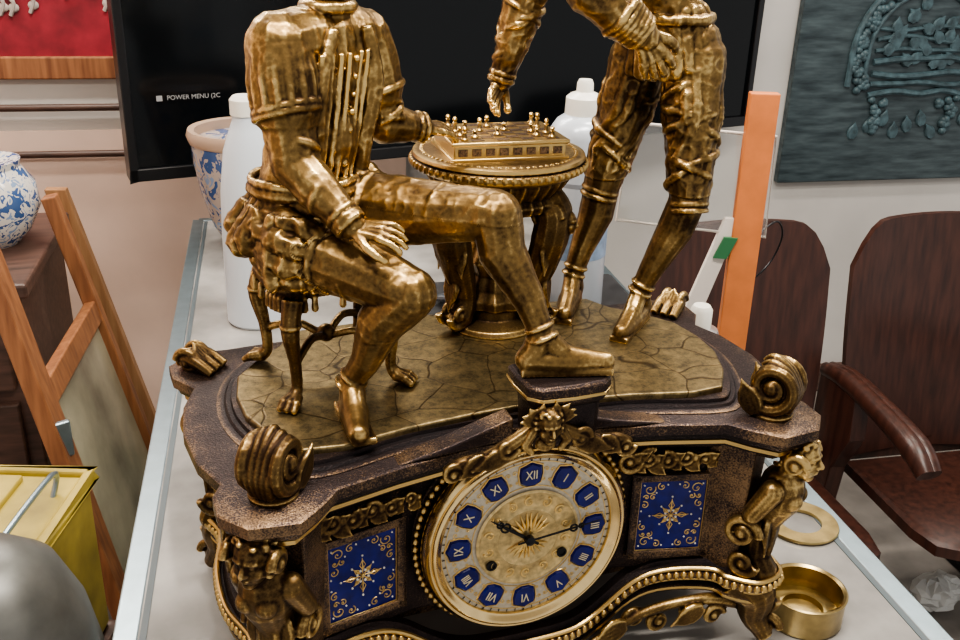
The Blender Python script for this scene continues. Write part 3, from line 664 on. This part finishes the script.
g.append(hand(wrR+d*.006,V((.45,-.05,-.80)),V((-.3,-.9,.1)),.054,.55,-1,.35))
for k in range(6): g.append(ell(T0.lerp(T3,.1+.15*k)+f*.038,.003,None,8,6))
def dispST(p,n):
    cl=.0026 if (p.z>.40 and p.z<.70) else .0004
    return cl*(ridge(p,36,(1,1,1.2))*.6+ridge(p,78)*.4)
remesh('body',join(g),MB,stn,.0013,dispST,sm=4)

# ================================================================== CHESS TABLE
ct=emp('chess_table')
TC=V((.045,.100,0)); TM=Matrix.Translation(TC)
g=[lathe([(0,.425),(.060,.425),(.072,.420),(.082,.424),(.088,.427),(.0905,.431),(.0905,.435),(.0885,.437),(.090,.439),(.089,.442),(.084,.443),(0,.443)],96,TM)]
for i in range(64):
    a=2*PI*i/64; g.append(ell(TC+V((.0905*math.cos(a),.0905*math.sin(a),.4325)),(.0030,.0030,.0040),None,7,5))
for i in range(72):
    a=2*PI*i/72; g.append(ell(TC+V((.080*math.cos(a),.080*math.sin(a),.4432)),(.0022,.0022,.0012),None,7,5))
mk('top',join(g),MBo,ct)
g=[lathe([(.076,.426),(.074,.418),(.069,.410),(.062,.402),(.066,.396),(.063,.388),(.040,.380)],96,TM,rib=32,ramp=.030)]
g.append(lathe([(.0,.395),(.034,.395),(.030,.38),(.024,.36),(.027,.34),(.033,.325),(.026,.31),(.030,.295),(.038,.285),(.038,.275),(0,.272)],40,TM,rib=10,ramp=.06))
for k in range(3):
    a=math.radians(-40+120*k); o=V((math.cos(a),math.sin(a),0)); t_=V((-o.y,o.x,0))
    pts=cat([TC+o*.050+V((0,0,.405)),TC+o*.062+V((0,0,.385)),TC+o*.060+V((0,0,.355)),TC+o*.050+V((0,0,.32)),TC+o*.042+V((0,0,.29)),TC+o*.048+V((0,0,.268)),TC+o*.060+V((0,0,.261))],5)
    g.append(tube(pts,lerpl([.014,.020,.020,.016,.013,.014,.010],31),12,sx=1.15))
    for q in (-1,1):
        g.append(volute(TC+o*.058+t_*q*.014+V((0,0,.382)),o,(0,0,1),.017,1.6,.0045)); g.append(volute(TC+o*.054+t_*q*.010+V((0,0,.272)),o,(0,0,1),.014,1.5,.0042,sgn=-1))
        g.append(volute(TC+o*.052+t_*q*.012+V((0,0,.330)),o,(0,0,1),.011,1.4,.0035)); g.append(leaf(TC+o*.060+t_*q*.010+V((0,0,.362)),V((0,0,-1))+t_*q*.2,o+t_*q*.6,.045,.007,.0028,.0))
    g.append(head(TC+o*.078+V((0,0,.375)),o,(0,0,1),.026,False)); g.append(leaf(TC+o*.074+V((0,0,.362)),V((0,0,-1))-o*.2,o,.055,.009,.0034,-.05)); g.append(leaf(TC+o*.056+V((0,0,.320)),V((0,0,-1)),o,.045,.009,.0032,.1))
g.append(lathe([(.0,.2495),(.052,.2495),(.054,.252),(.051,.257),(.042,.260),(.034,.263),(.032,.275),(0,.278)],48,TM))
remesh('pedestal',join(g),MBo,ct,.0012,sm=1)
BR=Matrix.Rotation(math.radians(-4),3,'Z'); BC=V((.043,.096,.4515))
g=[box(BC,(.116,.084,.014),R=BR),box(BC+V((0,0,.0085)),(.122,.090,.004),R=BR),box(BC-V((0,0,.0075)),(.122,.090,.004),R=BR)]
mk('chessboard_box',join(g),MBo,ct,bevel=.0012)
cells=[];inl=[]
for i in range(8):
    for j in range(8):
        if (i+j)%2: cells.append(box(BC+BR@V(((i-3.5)*.0130,(j-3.5)*.0096,.0106)),(.0130,.0096,.0006),R=BR))
    inl.append(box(BC+BR@V(((i-3.5)*.0140,-.0425,0)),(.009,.0014,.007),R=BR))
mk('board_squares',join(cells),MD,ct,smooth=False); mk('box_inlay',join(inl),MD,ct,smooth=False)
pc=[]
def piece(x,y,h):
    h*=.85; p=BC+BR@V((x,y,.0108)); pc.append(lathe([(.0038,0),(.0038,.0015),(.0025,.003),(.0016,h*.5),(.0026,h*.62),(.0014,h*.68),(.0026,h*.82),(.0016,h*.95),(.0005,h)],12,Matrix.Translation(p)))
for i,j,h in ((0,0,.016),(0,2,.012),(0,4,.018),(0,7,.014),(1,1,.010),(1,5,.011),(3,2,.010),(3,6,.014),(4,4,.010),(6,1,.010),(6,3,.011),(7,0,.013),(7,2,.018),(7,5,.018),(7,7,.014),(2,4,.016)):
    piece((i-3.5)*.013,(j-3.5)*.0096,h)
mk('chess_pieces',join(pc),MBo,ct)

# ================================================================== ROOM (rotated -8deg)
A8=math.radians(-8); RR=Matrix.Rotation(A8,4,'Z')
def rb(c,s,R=None):
    g=box(c,s,R=R); return [RR@v for v in g[0]],g[1]
def rg(g): return [RR@v for v in g[0]],g[1]
FZ=-.95
wallm=plain('plaster_wall',(.60,.58,.55),.8,0,3,.10,.2); wallp=plain('plaster_pink',(.80,.62,.52),.8,0,4,.10,.2)
mk('floor',rb((.6,.6,FZ-.05),(5.2,5.0,.1)),plain('floor_tile',(.22,.20,.18),.4,0,8,.3),None,smooth=False)
mk('wall_back',rb((.6,2.12,.35),(5.2,.14,2.6)),wallm,None,smooth=False)
mk('wall_left',rb((-1.75,.6,.35),(.1,3.0,2.6)),wallp,None,smooth=False)
mk('wall_wainscot',rb((-.75,2.045,-.45),(1.9,.012,1.0)),wallp,None,smooth=False)
mk('ceiling',rb((.6,.6,1.70),(5.2,5.0,.1)),plain('ceiling_white',(.70,.67,.63),.8),None,smooth=False)
mk('baseboard_back',rb((.6,2.035,FZ+.05),(5.2,.03,.1)),MDarkW,None,smooth=False,bevel=.004)
gc=emp('glass_display_case')
alu=plain('aluminium',(.34,.42,.46),.35,.9,40,.08)
glt=plain('glass_top',(.27,.26,.245),.06,0,5,.6,coat=.3)
v0,v1=-.62,1.42; u0,u1=-.374,.470
mk('glass_top',rb(((u0+u1)/2,(v0+v1)/2,TZ-.004),(u1-u0-.02,v1-v0-.02,.008)),glt,gc,smooth=False)
rails=[]
for uu in (u0,u1): rails+= [rb((uu,(v0+v1)/2,TZ-.009),(.026,v1-v0,.020)),rb((uu,(v0+v1)/2,-.82),(.022,v1-v0,.03))]
for vv in (v0,v1): rails+= [rb(((u0+u1)/2,vv,TZ-.009),(u1-u0,.022,.020)),rb(((u0+u1)/2,vv,-.82),(u1-u0,.022,.03))]
for uu in (u0,u1):
    for vv in (v0,v1,.45): rails.append(rb((uu,vv,-.485),(.022,.022,.90)))
mk('frame',join(rails),alu,gc,smooth=False,bevel=.002)
mk('edge_gasket',join([rb((uu-sg*.018,(v0+v1)/2,TZ+.0006),(.007,v1-v0-.03,.0012)) for uu,sg in ((u0,-1),(u1,1))]),plain('gasket_grey',(.07,.09,.10),.5),gc,smooth=False)
mk('side_glass',join([rb((uu,(v0+v1)/2,-.43),(.004,v1-v0,.76)) for uu in (u0,u1)]+[rb(((u0+u1)/2,v0,-.43),(u1-u0,.004,.76))]),plain('case_glass',(.30,.34,.34),.08,0,3,.2,coat=.6),gc,smooth=False)
mk('plinth',rb(((u0+u1)/2,(v0+v1)/2,-.89),(u1-u0,v1-v0,.12)),MDarkW,gc,smooth=False)
# television
tv=emp('television')
pL=V((-.313,1.50,0)); pR=V((1.50,1.740,0)); dT=(pR-pL).normalized(); nT=V((dT.y,-dT.x,0)); Lt=(pR-pL).length
def tb(x0,x1,z0,z1,d0,d1):
    vs=[pL+dT*x+nT*d+V((0,0,z)) for d in (d0,d1) for x,z in ((x0,z0),(x1,z0),(x1,z1),(x0,z1))]
    return vs,[(0,1,2,3),(7,6,5,4),(0,4,5,1),(1,5,6,2),(2,6,7,3),(3,7,4,0)]
z0,z1=.060,1.02
mk('housing',join([tb(0,Lt,z0,z1,-.05,0),tb(0,Lt,z0,z0+.03,0,.014),tb(0,Lt,z1-.02,z1,0,.014),tb(0,.02,z0,z1,0,.014),tb(Lt-.02,Lt,z0,z1,0,.014)]),plain('tv_black',(.004,.004,.005),.3),tv,smooth=False,bevel=.003)
mk('screen',tb(.02,Lt-.02,z0+.03,z1-.02,0,.003),plain('tv_screen',(.003,.004,.005),.12,spec=.3),tv,smooth=False)
mk('wall_bracket',join([tb(.75,1.10,.35,.75,-.07,-.05),tb(.85,.90,.5,.55,-.30,-.07),tb(.95,1.0,.5,.55,-.30,-.07)]),MBlk,tv,smooth=False)
Mtx=frame(dT,(0,0,1),dT.cross(V((0,0,1))),pL+dT*.098+nT*.0045+V((0,0,.245)))
mtx=plain('screen_caption',(.30,.30,.30),.5)
text('POWER MENU (2C',.0145,Mtx,mtx,tv,'caption',.0003,'LEFT')
mk('power_icon',tb(.075,.088,.239,.251,.0035,.005),mtx,tv,smooth=False)
# framed red painting
fp=emp('framed_red_painting')
mk('frame',join([rb((-.86,2.03,.225),(.9,.03,.06)),rb((-.86,2.03,.84),(.9,.03,.05)),rb((-.435,2.03,.53),(.05,.03,.66)),rb((-1.285,2.03,.53),(.05,.03,.66))]),MWood,fp,smooth=False,bevel=.004)
mk('canvas',rb((-.86,2.035,.53),(.82,.014,.58)),plain('red_canvas',(.24,.016,.028),.6,0,14,.4),fp,smooth=False)
pt=[]
rr=random.Random(5)
for k in range(26):
    u_=-1.2+.75*k/26+rr.uniform(-.01,.01); z_=.37+rr.uniform(-.02,.06)
    pt.append(rg(tube(cat([(u_,2.025,z_),(u_+.012,2.022,z_+.03),(u_+.004,2.022,z_+.05),(u_+.03,2.025,z_+.07)],4),.0055,6))); pt.append(rg(ell((u_+.01,2.024,z_+.02),(.014,.004,.012),None,8,6)))
mk('white_flourishes',join(pt),plain('paint_white',(.42,.37,.34),.6),fp)
for z_ in (.118,-.012):
    mk('wall_rail',rg(tube([(-1.6,2.02,z_),(-.30,2.02,z_)],.010,10)),MDarkW,None)
# carved plaque
cp=emp('carved_wood_plaque')
mpl=wood('plaque_wood',(.018,.030,.036),(.075,.105,.115),axis=0,scale=5); mpr=plain('plaque_relief',(.055,.095,.110),.5,0,40,.5,.5)
mk('board',rb((2.0,2.032,.25),(1.14,.03,.81)),mpl,cp,smooth=False,bevel=.004)
pg=[]
cu_,cz_=1.87,.26
def arch(r,zb): return [(cu_-r,2.012,zb)]+[(cu_+r*math.cos(a),2.012,cz_+r*math.sin(a)) for a in [PI-PI*i/20 for i in range(21)]]+[(cu_+r,2.012,zb)]
for r_,rd in ((.25,.010),(.195,.008)): pg.append(rg(tube(arch(r_,cz_-.10),rd,8)))
rr=random.Random(8)
for i in range(170):
    a=rr.uniform(-.5,PI+.5); q=rr.uniform(.205,.245); pg.append(rg(ell((cu_+q*math.cos(a),2.012,cz_+q*math.sin(a)),(.013,.012,.013),None,8,6)))
for c_ in (-.13,.13):
    for i in range(26):
        t=rr.random(); pg.append(rg(ell((cu_+c_+rr.uniform(-.045,.045)*(1-t),2.012,cz_-.14-.12*t),(.013,.012,.013),None,8,6)))
for k in range(7):
    z_=cz_-.13+.035*k; pg.append(rg(tube(cat([(cu_-.17,2.014,z_),(cu_-.08,2.010,z_+rr.uniform(-.012,.02)),(cu_+.02,2.012,z_+rr.uniform(-.015,.015)),(cu_+.10,2.010,z_+rr.uniform(-.012,.02)),(cu_+.17,2.014,z_)],5),rr.uniform(.006,.011),7)))
for k in range(26):
    a=rr.uniform(0,2*PI); q=.15*math.sqrt(rr.random()); pg.append(rg(leaf((cu_+q*math.cos(a),2.012,cz_+.04+q*.7*math.sin(a)),(rr.uniform(-1,1),0,rr.uniform(.2,1)),(0,-1,0),.05,.014,.006,.05)))
for k in range(9):
    pg.append(rg(leaf((cu_-.20+.05*k,2.018,cz_-.27+.02*(k%3)),(rr.uniform(-1,1),0,1),(0,-1,0),.055,.014,.006,.1)))
mk('relief',join(pg),mpr,cp)
# theatre chairs
def chair(uc,vc,name):
    e=emp(name); O=Matrix.Translation((uc,vc,FZ))
    def T(g): return [RR@(O@V(v)) for v in g[0]],g[1]
    vs=[];fs=[]; nx,nz=20,18
    for side in (0,1):
        for j in range(nz+1):
            t=j/nz
            for i in range(nx+1):
                s_=i/nx*2-1
                top=.985-.10*max(0,(abs(s_)-.62)/.38)**2.2-.012*s_*s_
                z=.40+(top-.40)*t
                hw=.205+.022*math.sin(min(1,t*1.1)*PI*.55)
                vs.append(V((hw*s_,.035*(1-s_*s_)+.07*t-.02+side*.016,z)))
    n1=(nx+1)*(nz+1)
    for j in range(nz):
        for i in range(nx):
            a=j*(nx+1)+i; fs.append((a,a+1,a+nx+2,a+nx+1)); fs.append((n1+a,n1+a+nx+1,n1+a+nx+2,n1+a+1))
    for j in range(nz):
        a=j*(nx+1); fs.append((a,a+nx+1,n1+a+nx+1,n1+a)); a+=nx; fs.append((a,n1+a,n1+a+nx+1,a+nx+1))
    for i in range(nx):
        fs.append((i,n1+i,n1+i+1,i+1)); a=nz*(nx+1)+i; fs.append((a,a+1,n1+a+1,n1+a))
    mk('backrest',T((vs,fs)),MChair,e)
    so=list(reversed([(-.20,-.02),(.20,-.02),(.205,-.30),(.19,-.37),(.14,-.40),(-.14,-.40),(-.19,-.37),(-.205,-.30)]))
    mk('seat',T(sweep(so,[(-.01,.365),(0,.37),(0,.395),(-.012,.402)])),MChair,e)
    for sx in (-1,1):
        x=sx*.248
        pts=cat([(x,.03,.625),(x,-.06,.64),(x,-.20,.63),(x,-.32,.61),(x,-.375,.58)],5)
        mk('armrest',T(tube(pts,lerpl([.018,.024,.025,.029,.022],21),12,sx=.8)),MChair,e)
        sp=[(-.03,0),(.03,0),(.03,.30),(.03,.63),(-.12,.62),(-.13,.52),(-.08,.42),(-.06,.25),(-.09,0)]
        vv=[V((x-.012,y,z)) for y,z in sp]+[V((x+.012,y,z)) for y,z in sp]; n=len(sp)
        mk('side_standard',T((vv,[tuple(range(n)),tuple(reversed(range(n,2*n)))]+[(i,n+i,n+(i+1)%n,(i+1)%n) for i in range(n)])),MChair,e,smooth=False,bevel=.004)
        mk('foot',T(box((x,-.06,.012),(.05,.26,.024))),MBlk,e,bevel=.004)
    mk('back_rail',T(box((0,.025,.40),(.46,.02,.05))),MChair,e)
chair(.815,.985,'theater_chair'); chair(1.328,.985,'theater_chair.001'); chair(1.841,.985,'theater_chair.002')
rr=random.Random(21)
g=ell((1.50,.66,FZ+.045),(.07,.05,.045),None,18,12)
g=([v+V((rr.uniform(-.010,.010),rr.uniform(-.010,.010),rr.uniform(-.004,.008))) for v in g[0]],g[1])
mk('crumpled_paper',g,plain('paper_white',(.62,.62,.60),.7),None,smooth=False)
# acrylic display stand with orange board
ac=emp('acrylic_display_stand')
def quadbox(a,b,c,d,th):
    a,b,c,d=map(V,(a,b,c,d)); n=(b-a).cross(d-a).normalized()*th
    vs=[a,b,c,d,a+n,b+n,c+n,d+n]; return vs,[(3,2,1,0),(4,5,6,7),(0,1,5,4),(1,2,6,5),(2,3,7,6),(3,0,4,7)]
mk('orange_board',quadbox((.568,.42,-.95),(.616,.40,-.95),(.618,.42,.425),(.577,.437,.425),.02),MOr,ac,smooth=False,bevel=.002)
acm=plain('acrylic',(.9,.9,.88),.03,0,trans=.95)
mk('acrylic_panel',quadbox((.40,.49,.22),(.622,.405,.20),(.630,.425,.355),(.42,.505,.37),.004),acm,ac,smooth=False)
mk('acrylic_edge',tube([(.40,.49,.22),(.622,.405,.20),(.630,.425,.355),(.42,.505,.37)],.0030,6,closed=True),plain('frosted_edge',(.62,.56,.50),.3),ac)
mk('brace',quadbox((.49,.46,-.02),(.52,.45,-.02),(.585,.425,.23),(.560,.433,.23),.01),plain('white_strip',(.70,.64,.58),.5),ac,smooth=False)
mk('green_tape',quadbox((.549,.435,.165),(.568,.425,.165),(.580,.419,.20),(.561,.429,.20),.012),plain('green_tape',(.03,.15,.06),.5),ac,smooth=False)
mk('black_wire',tube(cat([(.618,.42,.20),(.66,.43,.215),(.69,.45,.18),(.68,.46,.13),(.62,.44,.10)],6),.0016,6),MBlk,ac)
# items on the case
bc=emp('black_storage_case')
mk('box',box((.22,.42,TZ+.08),(.34,.20,.16),math.radians(-8)),plain('black_plastic',(.02,.02,.022),.45,0,30,.3),bc,smooth=False,bevel=.008)
g=[]
for k in range(5): g.append(tube(cat([(.08+.03*k,.33,.135),(.10+.03*k,.35,.16),(.12+.02*k,.40,.15),(.09+.03*k,.44,.14),(.14+.02*k,.46,.135)],5),.005,8))
mk('cables',join(g),plain('cable_grey',(.05,.055,.065),.4),bc)
sp=emp('spray_can')
ST_=Matrix.Translation((.276,.380,.1305))
def sc_(p,k=1.28): return [(r*k,z) for r,z in p]
mk('can_body',lathe(sc_([(.0,0),(.034,0),(.0355,.004),(.0355,.255),(.034,.264),(.028,.276),(.019,.284)]),48,ST_),plain('can_white',(.55,.60,.66),.25,.1),sp)
mk('nozzle_cap',lathe(sc_([(.0,.278),(.019,.280),(.020,.286),(.0195,.306),(.015,.311),(.009,.314),(.0088,.325),(.007,.330),(0,.331)]),32,ST_),MWh,sp)
mk('label_band',lathe(sc_([(.0350,.085),(.0358,.085),(.0358,.125),(.0350,.125)]),48,ST_,closed=True),plain('label_blue',(.22,.30,.42),.35,0,60,.3),sp)
mk('label_stripe',lathe(sc_([(.0350,.19),(.0358,.19),(.0358,.196),(.0350,.196)]),48,ST_,closed=True),plain('label_grey',(.25,.27,.3),.35),sp)
wb=emp('white_plastic_bottle')
BM=Matrix.Translation((-.122,.83,TZ))
mk('bottle',lathe([(0,0),(.050,0),(.055,.006),(.054,.16),(.051,.24),(.042,.31),(.030,.345),(.024,.36),(.023,.375),(0,.376)],40,BM),plain('hdpe_white',(.58,.63,.68),.35),wb)
mk('cap',lathe([(0,.37),(.026,.37),(.026,.395),(.021,.401),(0,.401)],30,BM,rib=24,ramp=.02),MWh,wb)
jr=emp('ceramic_jar')
def ceramic(name,sc,bg=(.62,.58,.53)):
    m,nt,b=newmat(name); N=nt.nodes; L=nt.links; tc=N.new('ShaderNodeTexCoord'); n=N.new('ShaderNodeTexNoise'); n.inputs['Scale'].default_value=sc; n.inputs['Detail'].default_value=3; n.inputs['Distortion'].default_value=1.5
    L.new(tc.outputs['Object'],n.inputs['Vector']); r=N.new('ShaderNodeValToRGB'); r.color_ramp.interpolation='CONSTANT'; e=r.color_ramp.elements; e[0].color=(.05,.10,.24,1); e[1].position=.46; e[1].color=(*bg,1)
    k=e.new(.60); k.color=(.22,.30,.45,1); L.new(n.outputs['Fac'],r.inputs[0]); L.new(r.outputs[0],b.inputs['Base Color']); setc(b,'Roughness',.15); return m
JM=Matrix.Translation((-.075,1.25,TZ))
mk('jar_body',lathe([(0,0),(.050,0),(.055,.008),(.080,.05),(.100,.12),(.112,.19),(.115,.235)],48,JM),ceramic('ceramic_blue',28,(.42,.36,.32)),jr)
mk('jar_rim',lathe([(.108,.225),(.117,.230),(.122,.245),(.118,.257),(.105,.255)],48,JM,closed=True),plain('rim_brown',(.42,.30,.22),.3),jr)
sv=emp('silver_aerosol_can')
SMx=Matrix.Translation((.43,.27,TZ))
mk('can',lathe([(0,0),(.03,0),(.031,.004),(.031,.14),(.026,.152),(.012,.156),(.012,.170),(.008,.174),(0,.174)],36,SMx),plain('tin',(.45,.45,.46),.3,.8),sv)
mk('cap',lathe([(.0,.153),(.016,.153),(.016,.182),(.012,.188),(0,.189)],24,SMx),MWh,sv)
mk('brass_ring',lathe([(.026,.0),(.046,.0),(.047,.002),(.046,.004),(.026,.004)],64,Matrix.Translation((.428,-.005,TZ+.0012)),closed=True),plain('brass',(.46,.35,.16),.3,1,50,.25),None)
mk('brass_cup',lathe([(0,0),(.040,0),(.042,.003),(.042,.034),(.0435,.037),(.0415,.038),(.0385,.036),(.0385,.010),(.026,.009),(.025,.012),(.022,.012),(.021,.006),(0,.006)],64,Matrix.Translation((.322,-.150,TZ))),bpy.data.materials['brass'],None)
# ---- left side clutter
lf=emp('leaning_picture_frame')
nb=V((-.395,.80,-.70)); ntp=V((-.560,.885,.16)); ft=V((-.476,1.33,.085)); fb=V((-.30,1.30,-.70))
def rail(a,b,w,t):
    d=(b-a).normalized(); pn=(ntp-nb).cross(ft-ntp).normalized(); sd=d.cross(pn)
    vs=[]
    for p in (a,b):
        for i,j in ((-1,-1),(1,-1),(1,1),(-1,1)): vs.append(p+sd*i*w/2+pn*j*t/2)
    return vs,[(3,2,1,0),(4,5,6,7),(0,1,5,4),(1,2,6,5),(2,3,7,6),(3,0,4,7)]
na=ntp.lerp(nb,.36); fa=ft.lerp(fb,.33)
mk('rails',join([rail(nb,ntp,.065,.03),rail(na,fa,.05,.024),rail(ft,fb,.035,.03),rail(fb,nb,.06,.03)]),MWood,lf,smooth=False,bevel=.003)
pn=(ntp-nb).cross(ft-ntp).normalized()
mk('pane',quadbox(nb+pn*.002,na+pn*.002,fa+pn*.002,fb+pn*.002,.004),plain('old_pane',(.30,.28,.20),.2,0,5,.5),lf,smooth=False)
mk('latch_plate',box(nb.lerp(ntp,.56)+V((.012,-.018,0)),(.03,.012,.07),math.radians(20)),alu,lf,bevel=.003)
mk('lower_stretcher',join([rail(nb+V((.0,0,-.25)),nb,.06,.03),rail(fb+V((.02,0,-.25)),fb,.06,.03)]),MWood,lf,smooth=False)
pk=emp('wooden_plank')
mk('plank',quadbox((-.510,1.66,.01),(-.462,1.65,.01),(-.245,1.61,-.94),(-.295,1.62,-.94),.025),MWoodL,pk,smooth=False,bevel=.002)
cb=emp('wooden_cabinet')
mk('carcass',rb((-1.02,1.25,-.50),(.66,.44,.90)),MDarkW,cb,smooth=False,bevel=.004)
mk('top',rb((-1.02,1.25,-.035),(.70,.48,.03)),MDarkW,cb,smooth=False,bevel=.006)
mk('drawers',join([rb((-.90,1.022,-.15-.22*k),(.36,.02,.19)) for k in range(4)]),MDarkW,cb,smooth=False,bevel=.004)
mk('floral_ceramic_pot',lathe([(0,0),(.05,0),(.08,.03),(.105,.08),(.10,.13),(.075,.165),(.078,.18),(.066,.18),(0,.16)],40,RR@Matrix.Translation((-.785,1.27,-.02))),ceramic('ceramic_floral',40),None)
yb=emp('yellow_metal_box')
YR=Matrix.Rotation(math.radians(-20),3,'Z'); yc=V((-.545,.36,-.21))
ym=plain('yellow_paint',(.34,.26,.05),.45,0,12,.4)
mk('box',box(yc,(.18,.28,.26),R=YR),ym,yb,smooth=False,bevel=.012)
mk('lid_lip',join([box(yc+YR@V((sx*.088,0,.128)),(.012,.29,.018),R=YR) for sx in (-1,1)]+[box(yc+YR@V((0,sx*.139,.128)),(.188,.012,.018),R=YR) for sx in (-1,1)]),ym,yb,smooth=False,bevel=.004)
mk('lid_bracket',box(yc+YR@V((-.02,.02,.134)),(.05,.20,.010),R=YR),ym,yb,smooth=False,bevel=.003)
hp=[yc+YR@V(q) for q in ((.06,-.11,.125),(.065,-.115,.165),(.065,.08,.165),(.06,.08,.125))]
mk('wire_handle',tube(cat(hp,6),.004,8),alu,yb)
mk('stand',box((-.545,.36,-.645),(.20,.30,.61),R=YR),MDarkW,yb,smooth=False,bevel=.01)
gm=emp('grey_metal_shade')
GM=Matrix.Translation((-.490,.04,-.12))
mk('dome',lathe([(.095,0),(.10,.01),(.098,.08),(.088,.14),(.068,.19),(.04,.215),(.02,.222),(0,.223)],56,GM),plain('grey_metal',(.13,.13,.12),.42,.5,30,.2),gm)
mk('rim',tube([GM@V((.10*math.cos(2*PI*i/48),.10*math.sin(2*PI*i/48),.005)) for i in range(48)],.005,8,closed=True),alu,gm)
mk('pedestal',lathe([(0,-.83),(.09,-.83),(.09,-.80),(.03,-.78),(.03,-.03),(.09,-.01),(.09,0),(0,0)],32,GM),MBlk,gm)
# ceiling lamps; the last, with housing, is fill added to brighten the pink wall
for k,(uu,vv,L_,P_) in enumerate(((-.1,-.35,1.2,40),(.9,.3,1.2,26),(-.4,1.25,1.2,26),(1.3,1.2,1.2,13),(-.95,1.75,1.0,18))):
    e=emp('ceiling_or_fill_lamp' if k==0 else 'ceiling_or_fill_lamp.%03d'%k)
    mk('housing',rb((uu,vv,1.62),(L_,.16,.05)),MWh,e,smooth=False)
    ld=bpy.data.lights.new('tube','AREA'); ld.shape='RECTANGLE'; ld.size=L_; ld.size_y=.14; ld.energy=P_; ld.color=(1,.93,.84)
    lo=bpy.data.objects.new('tube_or_fill_light',ld); bpy.context.collection.objects.link(lo); lo.matrix_world=RR@Matrix.Translation((uu,vv,1.59)); lo.parent=e
w=bpy.data.worlds.new('world'); bpy.context.scene.world=w; w.use_nodes=True; w.node_tree.nodes['Background'].inputs[0].default_value=(1,.97,.94,1); w.node_tree.nodes['Background'].inputs[1].default_value=.68
bpy.context.scene.view_settings.view_transform='AgX'
try: bpy.context.scene.view_settings.look='AgX - Medium High Contrast'
except Exception: pass
bpy.context.scene.view_settings.exposure=.12
